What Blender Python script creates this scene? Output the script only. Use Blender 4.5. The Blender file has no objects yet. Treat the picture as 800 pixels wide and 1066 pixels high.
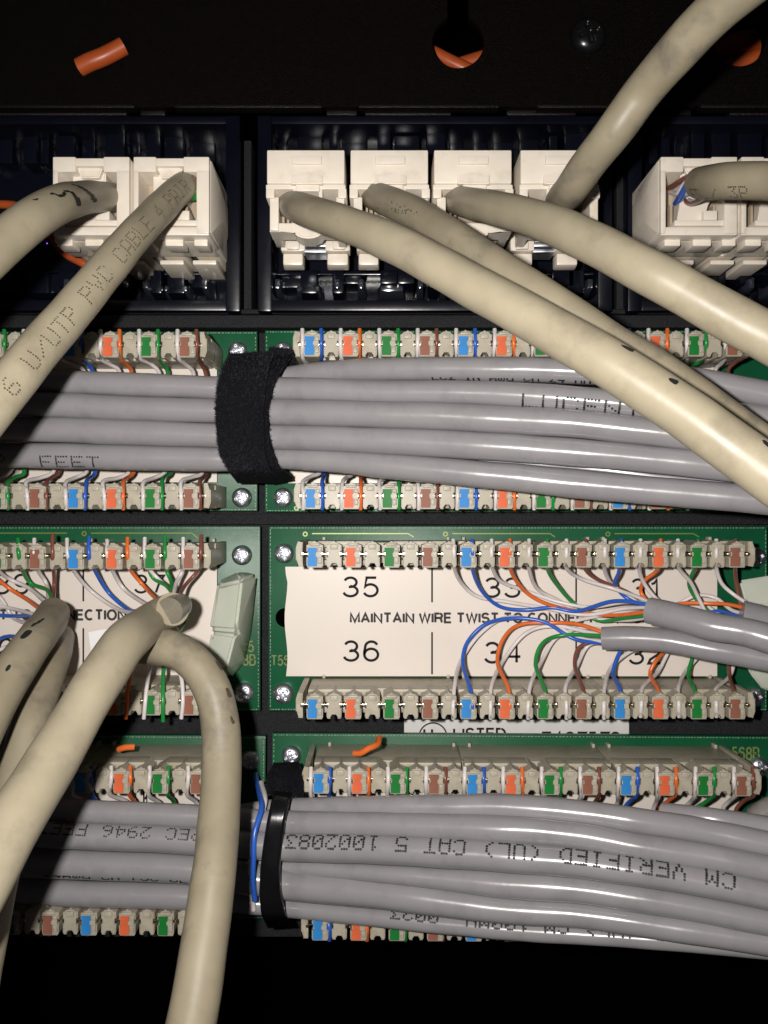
import bpy, bmesh, math, random
from mathutils import Vector, Matrix, noise
random.seed(7)
S = 0.00019            # metres per unit: one unit is one photo pixel on the board plane
D = 923.0              # camera distance in units
sc = bpy.context.scene
COL = sc.collection

def k_of(h): return (D - h) / D
def U(px, py, h):      # photo pixel at height h above the boards -> unit-space point
    k = k_of(h)
    return Vector(((px - 400) * k, (533 - py) * k, h))
def W(p): return Vector((p[0] * S, -p[2] * S, p[1] * S))
def proj(p):
    k = D / (D - p[2]); return (400 + p[0] * k, 533 - p[1] * k)

# ------------------------------------------------------------------ materials
def mat(name, col, rough=0.5, metal=0.0, spec=0.5, coat=0.0, sss=0.0, trans=0.0, var=0.0, vscale=400, bump=0.0, bscale=1500,
        emit=None, estr=0.0, dirt_or_glint=None, dirt_or_glint_scale=120, dirt_or_glint_amt=0.0, alpha=1.0, coat_rough=0.15):
    m = bpy.data.materials.new(name); m.use_nodes = True
    nt = m.node_tree; b = nt.nodes['Principled BSDF']
    b.inputs['Base Color'].default_value = (*col, 1)
    b.inputs['Roughness'].default_value = rough
    b.inputs['Metallic'].default_value = metal
    b.inputs['Specular IOR Level'].default_value = spec
    b.inputs['Coat Weight'].default_value = coat
    b.inputs['Coat Roughness'].default_value = coat_rough
    b.inputs['Transmission Weight'].default_value = trans
    if sss:
        b.inputs['Subsurface Weight'].default_value = sss
        b.inputs['Subsurface Radius'].default_value = (1, 0.9, 0.7)
        b.inputs['Subsurface Scale'].default_value = 0.0012
    if emit:
        b.inputs['Emission Color'].default_value = (*emit, 1); b.inputs['Emission Strength'].default_value = estr
    tc = nt.nodes.new('ShaderNodeTexCoord')
    src = None
    if var:
        n = nt.nodes.new('ShaderNodeTexNoise'); n.inputs['Scale'].default_value = vscale; n.inputs['Detail'].default_value = 6
        nt.links.new(tc.outputs['Object'], n.inputs['Vector'])
        r = nt.nodes.new('ShaderNodeValToRGB')
        r.color_ramp.elements[0].position = 0.3; r.color_ramp.elements[1].position = 0.7
        r.color_ramp.elements[0].color = (*[c * (1 - var) for c in col], 1)
        r.color_ramp.elements[1].color = (*[min(1, c * (1 + var)) for c in col], 1)
        nt.links.new(n.outputs['Fac'], r.inputs['Fac']); src = r.outputs['Color']
        rr = nt.nodes.new('ShaderNodeMapRange'); rr.inputs['To Min'].default_value = max(0.05, rough - .1); rr.inputs['To Max'].default_value = min(1, rough + .1)
        nt.links.new(n.outputs['Fac'], rr.inputs['Value']); nt.links.new(rr.outputs['Result'], b.inputs['Roughness'])
    if dirt_or_glint:
        n = nt.nodes.new('ShaderNodeTexNoise'); n.inputs['Scale'].default_value = dirt_or_glint_scale; n.inputs['Detail'].default_value = 8
        n.inputs['Roughness'].default_value = 0.65
        nt.links.new(tc.outputs['Object'], n.inputs['Vector'])
        r = nt.nodes.new('ShaderNodeValToRGB')
        r.color_ramp.elements[0].position = 0.52; r.color_ramp.elements[0].color = (0, 0, 0, 1)
        r.color_ramp.elements[1].position = 0.72; r.color_ramp.elements[1].color = (dirt_or_glint_amt,) * 3 + (1,)
        nt.links.new(n.outputs['Fac'], r.inputs['Fac'])
        mx = nt.nodes.new('ShaderNodeMix'); mx.data_type = 'RGBA'
        nt.links.new(r.outputs['Color'], mx.inputs[0])
        if src: nt.links.new(src, mx.inputs[6])
        else: mx.inputs[6].default_value = (*col, 1)
        mx.inputs[7].default_value = (*dirt_or_glint, 1)
        src = mx.outputs[2]
    if src: nt.links.new(src, b.inputs['Base Color'])
    if bump:
        n = nt.nodes.new('ShaderNodeTexNoise'); n.inputs['Scale'].default_value = bscale; n.inputs['Detail'].default_value = 3
        nt.links.new(tc.outputs['Object'], n.inputs['Vector'])
        bp = nt.nodes.new('ShaderNodeBump'); bp.inputs['Strength'].default_value = bump; bp.inputs['Distance'].default_value = 0.0003
        nt.links.new(n.outputs['Fac'], bp.inputs['Height']); nt.links.new(bp.outputs['Normal'], b.inputs['Normal'])
    return m

M = {}
M['beige'] = mat('beige_jacket', (0.335, 0.295, 0.210), 0.42, spec=0.4, var=0.07, vscale=220, bump=0.10, bscale=500, dirt_or_glint=(0.20, 0.17, 0.12), dirt_or_glint_scale=140, dirt_or_glint_amt=0.6)
M['beige_dirty'] = mat('beige_jacket_grimy', (0.27, 0.235, 0.165), 0.46, spec=0.4, var=0.1, vscale=200, bump=0.12, bscale=450, dirt_or_glint=(0.12, 0.11, 0.09), dirt_or_glint_scale=130, dirt_or_glint_amt=0.85)
M['grey'] = mat('grey_jacket', (0.262, 0.255, 0.266), 0.23, spec=0.5, var=0.05, vscale=160, bump=0.22, bscale=150, dirt_or_glint=(0.12, 0.11, 0.12), dirt_or_glint_scale=150, dirt_or_glint_amt=0.3)
M['ivory'] = mat('ivory_plastic', (0.80, 0.73, 0.63), 0.32, sss=0.15, var=0.03, vscale=300, dirt_or_glint=(0.42, 0.33, 0.22), dirt_or_glint_scale=160, dirt_or_glint_amt=0.35)
M['ivory_shaded'] = mat('ivory_shaded_plastic', (0.42, 0.34, 0.25), 0.4, var=0.1, vscale=400)  # darker ivory: recess shade put into the base colour
M['block'] = mat('wiring_block_plastic', (0.58, 0.53, 0.42), 0.42, spec=0.3, sss=0.4, trans=0.28, var=0.08, vscale=350, dirt_or_glint=(0.33, 0.27, 0.16), dirt_or_glint_scale=200, dirt_or_glint_amt=0.5)
M['clearplastic'] = mat('translucent_clip_plastic', (0.66, 0.70, 0.60), 0.2, sss=0.35, trans=0.15, var=0.05, vscale=150)
M['blue_m'] = mat('blue_marker', (0.03, 0.22, 0.56), 0.5, spec=0.2, var=0.1)
M['orange_m'] = mat('orange_marker', (0.66, 0.13, 0.05), 0.5, spec=0.2, var=0.1)
M['green_m'] = mat('green_marker', (0.01, 0.17, 0.03), 0.5, spec=0.2, var=0.1)
M['brown_m'] = mat('brown_marker', (0.25, 0.10, 0.065), 0.5, spec=0.2, var=0.1)
M['white_w'] = mat('white_insulation', (0.68, 0.63, 0.62), 0.35, var=0.06, vscale=500)
M['blue_w'] = mat('blue_insulation', (0.025, 0.11, 0.50), 0.3, var=0.08)
M['orange_w'] = mat('orange_insulation', (0.72, 0.15, 0.03), 0.3, var=0.08)
M['green_w'] = mat('green_insulation', (0.015, 0.24, 0.045), 0.3, var=0.08)
M['brown_w'] = mat('brown_insulation', (0.19, 0.065, 0.045), 0.3, var=0.08)
M['contact'] = mat('tin_contact', (0.85, 0.78, 0.6), 0.22, metal=1.0)
M['darkslot'] = mat('dark_slot', (0.05, 0.045, 0.03), 0.6)
M['pcb'] = mat('green_solder_mask', (0.006, 0.085, 0.035), 0.36, spec=0.3, coat=0.0, var=0.16, vscale=60, bump=0.05, bscale=900)
M['pcb_edge'] = mat('board_edge_specks', (0.25, 0.35, 0.25), 0.5)
M['trace'] = mat('copper_trace', (0.17, 0.24, 0.045), 0.4, metal=0.2)
M['silk'] = mat('silkscreen_ink', (0.17, 0.20, 0.06), 0.6)
M['label'] = mat('paper_label', (0.69, 0.625, 0.565), 0.42, spec=0.45, var=0.03, vscale=60, bump=0.06, bscale=120)
M['ink'] = mat('black_ink', (0.016, 0.016, 0.018), 0.8, spec=0.15)
M['ink_grey'] = mat('dark_grey_ink', (0.045, 0.043, 0.045), 0.75, spec=0.2, var=0.35, vscale=900)
M['ink_cable'] = mat('cable_ink', (0.012, 0.012, 0.014), 0.6)
M['ink_brown'] = mat('brown_black_ink', (0.075, 0.06, 0.04), 0.6)
M['steel'] = mat('zinc_screw', (0.66, 0.68, 0.74), 0.40, metal=1.0, var=0.1, vscale=800)
M['panel'] = mat('black_powder_coat', (0.0015, 0.0009, 0.0008), 0.45, spec=0.09, bump=1.0, bscale=5200, var=0.95, vscale=3200, dirt_or_glint=(0.030, 0.016, 0.012), dirt_or_glint_scale=4200, dirt_or_glint_amt=0.5)  # flecks: reddish coat speckle, with its sparkle painted into the colour
M['lip'] = mat('black_highlight_lip', (0.005, 0.0045, 0.004), 0.4, spec=0.3, bump=0.4, bscale=4000)
M['strip'] = mat('slate_powder_coat', (0.013, 0.014, 0.017), 0.55, spec=0.25, bump=0.8, bscale=5000, var=0.4, vscale=2500)
M['bezel'] = mat('navy_black_plastic', (0.0032, 0.0038, 0.0085), 0.28, spec=0.35, var=0.25, vscale=80, bump=0.08, bscale=300)
M['bezel_in'] = mat('black_recess_plastic', (0.004, 0.005, 0.010), 0.2, spec=0.4, bump=0.2, bscale=150)
M['rib'] = mat('smoky_clear_plastic', (0.03, 0.035, 0.05), 0.12, spec=1.0, coat=1.0, bump=0.5, bscale=120)
M['velcro'] = mat('black_fuzzy_nylon', (0.006, 0.006, 0.008), 0.95, spec=0.1, bump=1.0, bscale=3500, var=0.5, vscale=3000)
M['fuzz'] = mat('black_nylon_loops', (0.007, 0.007, 0.011), 0.6, spec=0.3)
M['blackgloss'] = mat('black_gloss_strap', (0.006, 0.006, 0.007), 0.22, spec=0.45, var=0.3, vscale=200, bump=0.08, bscale=700)
M['orange_c'] = mat('orange_fibre_jacket', (0.45, 0.085, 0.02), 0.4, var=0.08)
M['back'] = mat('cabinet_dark', (0.0008, 0.0008, 0.0009), 1.0, spec=0.0)
M['led'] = mat('violet_led', (0.2, 0.05, 0.6), 0.4, emit=(0.35, 0.1, 1.0), estr=2.5)
M['stickerwhite'] = mat('white_sticker', (0.62, 0.61, 0.60), 0.45, var=0.03)
M['tape'] = mat('white_paper_tape', (0.80, 0.80, 0.80), 0.5)
M['sleeve'] = mat('clear_grey_sleeve', (0.25, 0.23, 0.18), 0.25, spec=0.4, trans=0.3, sss=0.2, var=0.1)
M['rubber'] = mat('brown_grey_sleeve', (0.22, 0.20, 0.19), 0.5, var=0.2)

# ------------------------------------------------------------------ mesh helpers (all in unit space)
def box(bm, x0, x1, y0, y1, h0, h1, bev=0.0, tx=0.0, ty=0.0, rot=0.0):
    """axis box; tx, ty shrink the front face"""
    t = bmesh.new()
    c = [(x0, y0, h0), (x1, y0, h0), (x1, y1, h0), (x0, y1, h0),
         (x0 + tx, y0 + ty, h1), (x1 - tx, y0 + ty, h1), (x1 - tx, y1 - ty, h1), (x0 + tx, y1 - ty, h1)]
    v = [t.verts.new(p) for p in c]
    for f in ((3, 2, 1, 0), (4, 5, 6, 7), (0, 1, 5, 4), (1, 2, 6, 5), (2, 3, 7, 6), (3, 0, 4, 7)):
        t.faces.new([v[i] for i in f])
    if rot:
        ctr = Vector(((x0 + x1) / 2, (y0 + y1) / 2, 0))
        bmesh.ops.rotate(t, verts=t.verts, cent=ctr, matrix=Matrix.Rotation(rot, 3, 'Z'))
    if bev: bmesh.ops.bevel(t, geom=list(t.edges), offset=bev, segments=2, affect='EDGES', profile=0.6, clamp_overlap=True)
    join(bm, t)
def join(bm, t):
    mp = {}
    for v in t.verts: mp[v] = bm.verts.new(v.co)
    for f in t.faces:
        try: bm.faces.new([mp[v] for v in f.verts])
        except ValueError: pass
    t.free()
def ibox(bm, px0, px1, py0, py1, h0, h1, bev=0.8, **kw):   # front face (h1) seen at those photo pixels
    a = U(px0, py1, h1); b = U(px1, py0, h1)
    box(bm, a.x, b.x, a.y, b.y, h0, h1, bev, **kw)
def prism(bm, pts, h0, h1, bev=0.0):
    t = bmesh.new()
    area = sum(pts[i][0] * pts[(i + 1) % len(pts)][1] - pts[(i + 1) % len(pts)][0] * pts[i][1] for i in range(len(pts)))
    if area < 0: pts = pts[::-1]
    a = [t.verts.new((p[0], p[1], h0)) for p in pts]; b = [t.verts.new((p[0], p[1], h1)) for p in pts]
    t.faces.new(a[::-1]); front = t.faces.new(b)
    n = len(pts)
    for i in range(n): t.faces.new((a[i], a[(i + 1) % n], b[(i + 1) % n], b[i]))
    if bev: bmesh.ops.bevel(t, geom=list(front.edges), offset=bev, segments=2, affect='EDGES', clamp_overlap=True)
    join(bm, t)
def iprism(bm, ipts, h0, h1, bev=0.0):
    prism(bm, [tuple(U(x, y, h1))[:2] for x, y in ipts], h0, h1, bev)
def hull(bm, pts, bev=0.0):
    t = bmesh.new()
    for p in pts: t.verts.new(p)
    r = bmesh.ops.convex_hull(t, input=t.verts)
    bmesh.ops.dissolve_limit(t, angle_limit=0.03, verts=t.verts, edges=t.edges)
    if bev: bmesh.ops.bevel(t, geom=list(t.edges), offset=bev, segments=2, affect='EDGES', clamp_overlap=True)
    join(bm, t)
def disc(bm, c, n, r, seg=6):
    n = n.normalized(); a = n.orthogonal().normalized(); b = n.cross(a)
    bm.faces.new([bm.verts.new(c + a * (r * math.cos(2 * math.pi * i / seg)) + b * (r * math.sin(2 * math.pi * i / seg))) for i in range(seg)])

def obj(name, bm, m, parent=None, smooth=35, label=None, local=False):
    """u-space bmesh -> object; coordinates made relative to the parent chain's origin"""
    if len(bm.faces) < 9000: bmesh.ops.recalc_face_normals(bm, faces=bm.faces)
    for f in bm.faces: f.smooth = smooth > 0
    if smooth:
        for e in bm.edges:
            if len(e.link_faces) == 2 and e.calc_face_angle(0) > math.radians(smooth): e.smooth = False
    for v in bm.verts: v.co = W(v.co)
    me = bpy.data.meshes.new(name); bm.to_mesh(me); bm.free()
    o = bpy.data.objects.new(name, me); COL.objects.link(o); me.materials.append(m)
    if parent is not None:
        o.parent = parent
        if not local:
            off = origin_of(parent)
            me.transform(Matrix.Translation(-off))
    if label: o['label'] = label
    return o
ORG = {}
def origin_of(p):
    o = Vector((0, 0, 0))
    while p is not None:
        o = o + p.location; p = p.parent
    return o
def newbm(): return bmesh.new()
def tag(o, label=None, cat=None, group=None, kind=None):
    if label: o['label'] = label
    if cat: o['category'] = cat
    if group: o['group'] = group
    if kind: o['kind'] = kind
    return o
def thing(name, label, cat, p=(0, 0, 0), group=None, rot=0.0):
    o = bpy.data.objects.new(name, None); COL.objects.link(o)
    o.empty_display_size = 0.004
    o.location = W(p)
    if rot: o.rotation_euler = (0, rot, 0)
    return tag(o, label, cat, group)

# spline tubes
def catmull(pts, step=6.0):
    P = [pts[0] * 2 - pts[1]] + list(pts) + [pts[-1] * 2 - pts[-2]]
    out = []
    for i in range(1, len(P) - 2):
        p0, p1, p2, p3 = P[i - 1], P[i], P[i + 1], P[i + 2]
        n = max(2, int((p2 - p1).length / step))
        for j in range(n):
            t = j / n
            out.append(0.5 * ((2 * p1) + (p2 - p0) * t + (2 * p0 - 5 * p1 + 4 * p2 - p3) * t * t + (3 * p1 - p0 - 3 * p2 + p3) * t ** 3))
    out.append(P[-2].copy())
    return out
class Tube:
    def __init__(s, pts, rad, step=6.0, seg=20):
        """pts: list of 4-vectors (x,y,h,r) or 3-vectors + rad"""
        v4 = [Vector((p[0], p[1], p[2], rad if len(p) < 4 else p[3])) for p in pts]
        smp = catmull(v4, step)
        s.c = [Vector(p[:3]) for p in smp]; s.r = [p[3] for p in smp]; s.seg = seg
        s.t = []
        for i in range(len(s.c)):
            a = s.c[max(0, i - 1)]; b = s.c[min(len(s.c) - 1, i + 1)]
            s.t.append((b - a).normalized())
        s.L = [0.0]
        for i in range(1, len(s.c)): s.L.append(s.L[-1] + (s.c[i] - s.c[i - 1]).length)
    def mesh(s, bm, wob=0.0, hollow=False, seed=0):
        s.wob = wob; s.seed = seed
        n = s.t[0].orthogonal().normalized(); rings = []
        for i, (c, r, t) in enumerate(zip(s.c, s.r, s.t)):
            n = (n - t * n.dot(t)).normalized(); b = t.cross(n)
            ring = []
            for k in range(s.seg):
                a = 2 * math.pi * k / s.seg
                d = n * math.cos(a) + b * math.sin(a)
                rr = r
                if wob: rr *= 1 + wob * noise.noise((c + d * r) * 0.03 + Vector((seed * 9.1, 0, 0)))
                ring.append(bm.verts.new(c + d * rr))
            rings.append(ring)
        for A, B in zip(rings, rings[1:]):
            for k in range(s.seg):
                bm.faces.new((A[k], A[(k + 1) % s.seg], B[(k + 1) % s.seg], B[k]))
        bm.faces.new(rings[0][::-1]); bm.faces.new(rings[-1])
        return s
    def at(s, L):
        if L <= 0: i, f = 0, 0
        else:
            i = 0
            while i < len(s.L) - 2 and s.L[i + 1] < L: i += 1
            f = (L - s.L[i]) / max(1e-6, s.L[i + 1] - s.L[i]); f = min(f, 1)
        c = s.c[i].lerp(s.c[i + 1], f); t = s.t[i].lerp(s.t[i + 1], f).normalized(); r = s.r[i] * (1 - f) + s.r[i + 1] * f
        return c, t, r
    def surf(s, L, v, lift=0.25):
        """point at arc length L, v units across the side facing the camera"""
        c, t, r = s.at(L)
        view = (Vector((0, 0, D)) - c).normalized()
        n = (view - t * view.dot(t)).normalized(); b = n.cross(t)     # b points 'up' for a text running along t
        b = -b if False else b
        a = max(-1.45, min(1.45, v / r))
        d = n * math.cos(a) + b * math.sin(a)
        wv = getattr(s, 'wob', 0)
        if wv: r *= 1 + wv * noise.noise((c + d * r) * 0.03 + Vector((s.seed * 9.1, 0, 0)))
        return c + d * (r + lift), d
    def near(s, px, py):
        best = None
        for i, c in enumerate(s.c):
            q = proj(c); dd = (q[0] - px) ** 2 + (q[1] - py) ** 2
            if best is None or dd < best[0]: best = (dd, i)
        i = best[1]; c = s.c[i]; j = min(i + 1, len(s.c) - 1); j0 = max(i - 1, 0)
        a = Vector(proj(s.c[j0])); b = Vector(proj(s.c[j])); u = (b - a).normalized()
        q = Vector(proj(c)); w = Vector((px, py)) - q
        along = w.dot(u); across = w.dot(Vector((u.y, -u.x)))
        k = k_of(c[2])
        return s.L[i] + along * k, across * k, s.r[i]
    def px(s, px, py, lift=0.3):
        L, v, r = s.near(px, py)
        a = math.asin(max(-0.98, min(0.98, v / r))) * r
        return s.surf(L, a, lift)

FONT = {'A': '7E1111117E', 'B': '7F49494936', 'C': '3E41414122', 'D': '7F4141221C', 'E': '7F49494941', 'F': '7F09090901', 'G': '3E4149497A',
        'H': '7F0808087F', 'I': '00417F4100', 'K': '7F08142241', 'L': '7F40404040', 'M': '7F020C027F', 'N': '7F0408107F', 'O': '3E4141413E',
        'P': '7F09090906', 'R': '7F09192946', 'S': '4649494931', 'T': '01017F0101', 'U': '3F4040403F', 'V': '0718601807', 'W': '3F4038403F',
        'Y': '0708700807', '0': '3E5149453E', '1': '00427F4000', '2': '4261514946', '3': '2141454B31', '4': '1814127F10', '5': '2745454539',
        '6': '3C4A494930', '7': '0171090503', '8': '3649494936', '9': '064949291E', '/': '2010080402', '(': '001C224100', ')': '0041221C00',
        '-': '0808080808', ' ': '0000000000', '.': '0060600000'}
def dot_text(bm, tube, text, L0, pitch, height, v0=0.0, flip=False, dot=0.62, jitter=0.12, seg=6, rows=(0, 7)):
    """ink-jet dots running along the tube from arc length L0; flip = upside down"""
    cw = pitch / 6.0; ch = height / 6.0
    n = len(text) * 6
    for ci, ch_ in enumerate(text):
        code = FONT.get(ch_, FONT[' '])
        for c in range(5):
            byte = int(code[c * 2:c * 2 + 2], 16)
            for r in range(*rows):
                if byte >> r & 1:
                    s_ = (ci * 6 + c) * cw; v = (3 - r) * ch
                    if flip: s_ = n * cw - s_; v = -v
                    s_ += random.uniform(-jitter, jitter); v += random.uniform(-jitter, jitter)
                    L = L0 + s_
                    if L < 0 or L > tube.L[-1]: continue
                    p, d = tube.surf(L, v0 + v, 0.45)
                    disc(bm, p, d, dot * random.uniform(0.85, 1.1), seg)
def stroke(bm, tube, pts, w0, w1=None):
    w1 = w0 if w1 is None else w1
    pp = []
    for (a, b) in zip(pts, pts[1:]):
        for j in range(8): pp.append((a[0] + (b[0] - a[0]) * j / 8, a[1] + (b[1] - a[1]) * j / 8))
    pp.append(pts[-1]); prev = None
    for i, (x, y) in enumerate(pp):
        j = min(i + 1, len(pp) - 1); i0 = max(0, i - 1)
        d = Vector((pp[j][0] - pp[i0][0], pp[j][1] - pp[i0][1])).normalized(); q = Vector((-d.y, d.x))
        f = i / (len(pp) - 1); w = (w0 * (1 - f) + w1 * f) / 2 * (0.35 + 0.65 * min(1, 4 * f, 4 * (1 - f) + .3))
        a, _ = tube.px(x + q.x * w, y + q.y * w); b, _ = tube.px(x - q.x * w, y - q.y * w)
        va, vb = bm.verts.new(a), bm.verts.new(b)
        if prev: bm.faces.new((prev[0], prev[1], vb, va))
        prev = (va, vb)

# grotesque capitals and figures drawn as pen strokes in a 0..1 high box; arcs: ('a', cx, cy, rx, ry, a0, a1)
def _arc(cx, cy, rx, ry, a0, a1): return ('a', cx, cy, rx, ry, a0, a1)
GL = {
 'A': (.70, [[(0, 0), (.35, 1), (.70, 0)], [(.12, .33), (.58, .33)]]),
 'C': (.70, [[_arc(.36, .5, .36, .5, 50, 310)]]),
 'D': (.68, [[(0, 0), (0, 1), (.30, 1), _arc(.30, .5, .38, .5, 90, -90), (0, 0)]]),
 'E': (.56, [[(.56, 1), (0, 1), (0, 0), (.58, 0)], [(0, .53), (.52, .53)]]),
 'I': (.0, [[(0, 0), (0, 1)]]),
 'L': (.52, [[(0, 1), (0, 0), (.52, 0)]]),
 'M': (.76, [[(0, 0), (0, 1), (.38, .05), (.76, 1), (.76, 0)]]),
 'N': (.64, [[(0, 0), (0, 1), (.64, 0), (.64, 1)]]),
 'O': (.76, [[_arc(.38, .5, .38, .5, 90, 450)]]),
 'P': (.60, [[(0, 0), (0, 1), (.36, 1), _arc(.36, .74, .25, .26, 90, -90), (0, .48)]]),
 'R': (.64, [[(0, 0), (0, 1), (.38, 1), _arc(.38, .75, .25, .25, 90, -90), (0, .5)], [(.36, .5), (.54, .40), (.58, .12), (.64, 0)]]),
 'S': (.60, [[_arc(.30, .74, .28, .26, 20, 230), (.40, .50), _arc(.30, .26, .30, .26, 70, -160)]]),
 'T': (.62, [[(0, 1), (.62, 1)], [(.31, 1), (.31, 0)]]),
 'U': (.64, [[(0, 1), (0, .32), _arc(.32, .32, .32, .32, 180, 360), (.64, 1)]]),
 'V': (.64, [[(0, 1), (.32, 0), (.64, 1)]]),
 'W': (.94, [[(0, 1), (.23, 0), (.47, 1), (.71, 0), (.94, 1)]]),
 'B': (.62, [[(0, .52), (0, 0), (.34, 0), _arc(.34, .27, .28, .26, -90, 90), (0, .53), (0, 1), (.32, 1), _arc(.32, .76, .24, .24, 90, -90)]]),
 '0': (.56, [[_arc(.28, .5, .28, .5, 90, 450)]]),
 '1': (.56, [[(.10, .74), (.24, .80), (.34, 1), (.34, 0)]]),
 '2': (.56, [[_arc(.28, .72, .27, .28, 165, -20), (.40, .48), (.08, .22), (0, 0), (.56, 0)]]),
 '3': (.56, [[_arc(.27, .75, .24, .25, 160, -90), (.20, .5)], [(.27, .53), _arc(.27, .27, .28, .27, 85, -165)]]),
 '4': (.58, [[(.43, 0), (.43, 1), (0, .30), (.58, .30)]]),
 '5': (.56, [[(.50, 1), (.12, 1), (.05, .50), _arc(.27, .32, .28, .32, 130, -155)]]),
 '6': (.56, [[_arc(.29, .70, .25, .30, 25, 160), (.01, .45), _arc(.28, .31, .27, .31, 180, 540)]]),
 '7': (.56, [[(0, 1), (.56, 1), (.34, .58), (.18, 0)]]),
 '8': (.56, [[_arc(.28, .76, .23, .24, 90, 450)], [_arc(.28, .27, .28, .27, 90, 450)]]),
 '9': (.56, [[_arc(.27, .30, .25, .30, -155, -20), (.55, .55), _arc(.28, .69, .27, .31, 0, 360)]]),
}
def text_mesh(bm, body, px0, px1, py0, py1, h, bold=0.0):
    """flat lettering whose bounding box is the given photo rectangle at height h"""
    pen = 0.122 + bold * 3; x = 0; strokes = []
    for ch in body:
        if ch == ' ': x += .36; continue
        wd, st = GL[ch]
        for s_ in st:
            pl = []
            for q in s_:
                if q[0] == 'a':
                    _, cx, cy, rx, ry, a0, a1 = q; n = max(4, int(abs(a1 - a0) / 14))
                    for k in range(n + 1):
                        a = math.radians(a0 + (a1 - a0) * k / n); pl.append((x + cx + rx * math.cos(a), cy + ry * math.sin(a)))
                else: pl.append((x + q[0], q[1]))
            strokes.append(pl)
        x += wd + .19 + pen * .35
    tot = x - .19 - pen * .35
    a = U(px0, py1, h); b = U(px1, py0, h); hp = pen / 2
    sy = (b.y - a.y); sx = (b.x - a.x) / tot
    lift = 0
    for pl in strokes:
        P_ = [Vector((a.x + p[0] * sx, a.y + (hp + p[1] * (1 - pen)) * sy)) for p in pl]
        w_ = hp * sy; L_, R_ = [], []
        for i, p in enumerate(P_):
            d0 = (p - P_[i - 1]).normalized() if i else None; d1 = (P_[i + 1] - p).normalized() if i < len(P_) - 1 else None
            if d0 is not None and d1 is not None and d0.length and d1.length:
                m_ = d0 + d1; m_ = m_.normalized() if m_.length > .01 else d0
                sc_ = min(2.0, 1 / max(.3, m_.dot(d0)))
            else: m_ = d0 or d1; sc_ = 1
            if d0 is None: p = p - m_ * 0; 
            n_ = Vector((-m_.y, m_.x)) * w_ * sc_
            e_ = Vector((0, 0))
            L_.append(bm.verts.new((*(p + n_), h + lift))); R_.append(bm.verts.new((*(p - n_), h + lift)))
        for i in range(len(P_) - 1): bm.faces.new((R_[i], R_[i + 1], L_[i + 1], L_[i]))
        lift += 0.02

# ------------------------------------------------------------------ setting: rack metalwork
def plate_with_holes():
    bm = newbm(); h0, h1 = -14, -4
    outer = [U(x, y, h1) for x, y in ((-160, -160), (960, -160), (960, 111), (-160, 112))]
    loops = [outer]
    def keyhole(cx, cy, r, slot):
        pts = []
        a0 = math.asin(slot / r)
        for i in range(33):
            a = math.pi / 2 + a0 + (2 * math.pi - 2 * a0) * i / 32
            pts.append(U(cx + r * math.cos(a), cy - r * math.sin(a), h1))
        pts.append(U(cx + slot, cy - r - 55, h1)); pts.append(U(cx, cy - r - 55 - slot, h1)); pts.append(U(cx - slot, cy - r - 55, h1))
        return pts
    loops.append(keyhole(477, 44, 27, 11)); loops.append(keyhole(770, 42, 27, 11)); loops.append(keyhole(205, 38, 0.1 + 24, 10) if False else keyhole(-60, 44, 27, 11))
    edges = []
    for lp in loops:
        vs = [bm.verts.new(p) for p in lp]
        for i in range(len(vs)): edges.append(bm.edges.new((vs[i], vs[(i + 1) % len(vs)])))
    bmesh.ops.triangle_fill(bm, edges=edges, use_beauty=True, use_dissolve=False)
    r = bmesh.ops.extrude_face_region(bm, geom=list(bm.faces))
    for v in [g for g in r['geom'] if isinstance(g, bmesh.types.BMVert)]: v.co.z = h0
    return bm
tag(obj('rack_panel', plate_with_holes(), M['panel'], smooth=0), kind='structure')
bm = newbm()
for x0, x1 in ((-60, 140), (182, 335), (374, 520), (560, 700), (730, 900)):  # lip segments added and spaced to catch a broken edge highlight
    ibox(bm, x0, x1, 108.5, 112, -10, 3, 0.8)
for x0, x1 in ((-160, 132), (146, 172), (340, 372), (380, 470), (528, 600), (640, 720), (760, 960)):
    ibox(bm, x0, x1, 113, 120, -30, -12, 1.5)
tag(obj('highlight_lip', bm, M['lip']), kind='structure')
bm = newbm()
ibox(bm, -160, 960, 328, 341, -26, 4, 1.2)
ibox(bm, -160, 960, 322, 326.5, -26, -6, 1.0)
ibox(bm, -160, 960, 535, 546, -26, -9, 1.0)
ibox(bm, -160, 960, 336, 975, -40, -24, 0)
tag(obj('mounting_plate', bm, M['strip']), kind='structure')
bm = newbm(); ibox(bm, -700, 1500, -700, 1800, -470, -440, 0)
tag(obj('cabinet_interior', bm, M['back']), kind='structure')

# orange cords behind the panel holes
def simple_cable(name, pts, r, m, label, cat, group=None, seg=16, wob=0.02, caps=None):
    pts = [U(*p) for p in pts]
    t = Tube([(*p, r) for p in pts], r, seg=seg); bm = newbm(); t.mesh(bm, wob)
    o = tag(obj(name, bm, m), label, cat, group)
    return o, t
simple_cable('fibre_patch_cord', [(390, 30, -60), (440, 50, -50), (477, 68, -46), (520, 86, -52), (580, 100, -70)], 7.5, M['orange_c'], 'orange cord slanting across the round hole at the top middle of the panel', 'cord', wob=0)
simple_cable('fibre_patch_cord', [(400, 98, -60), (440, 82, -60), (478, 68, -62), (515, 57, -62), (570, 44, -70)], 8, M['orange_c'], 'second orange cord crossing lower behind the middle panel hole', 'cord', wob=0)
simple_cable('fibre_patch_cord', [(690, 48, -60), (735, 54, -52), (770, 44, -46), (810, 38, -50), (900, 10, -70)], 11, M['orange_c'], 'orange cord passing behind the panel hole beside the rising beige cable at top right', 'cord', wob=0)
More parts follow.
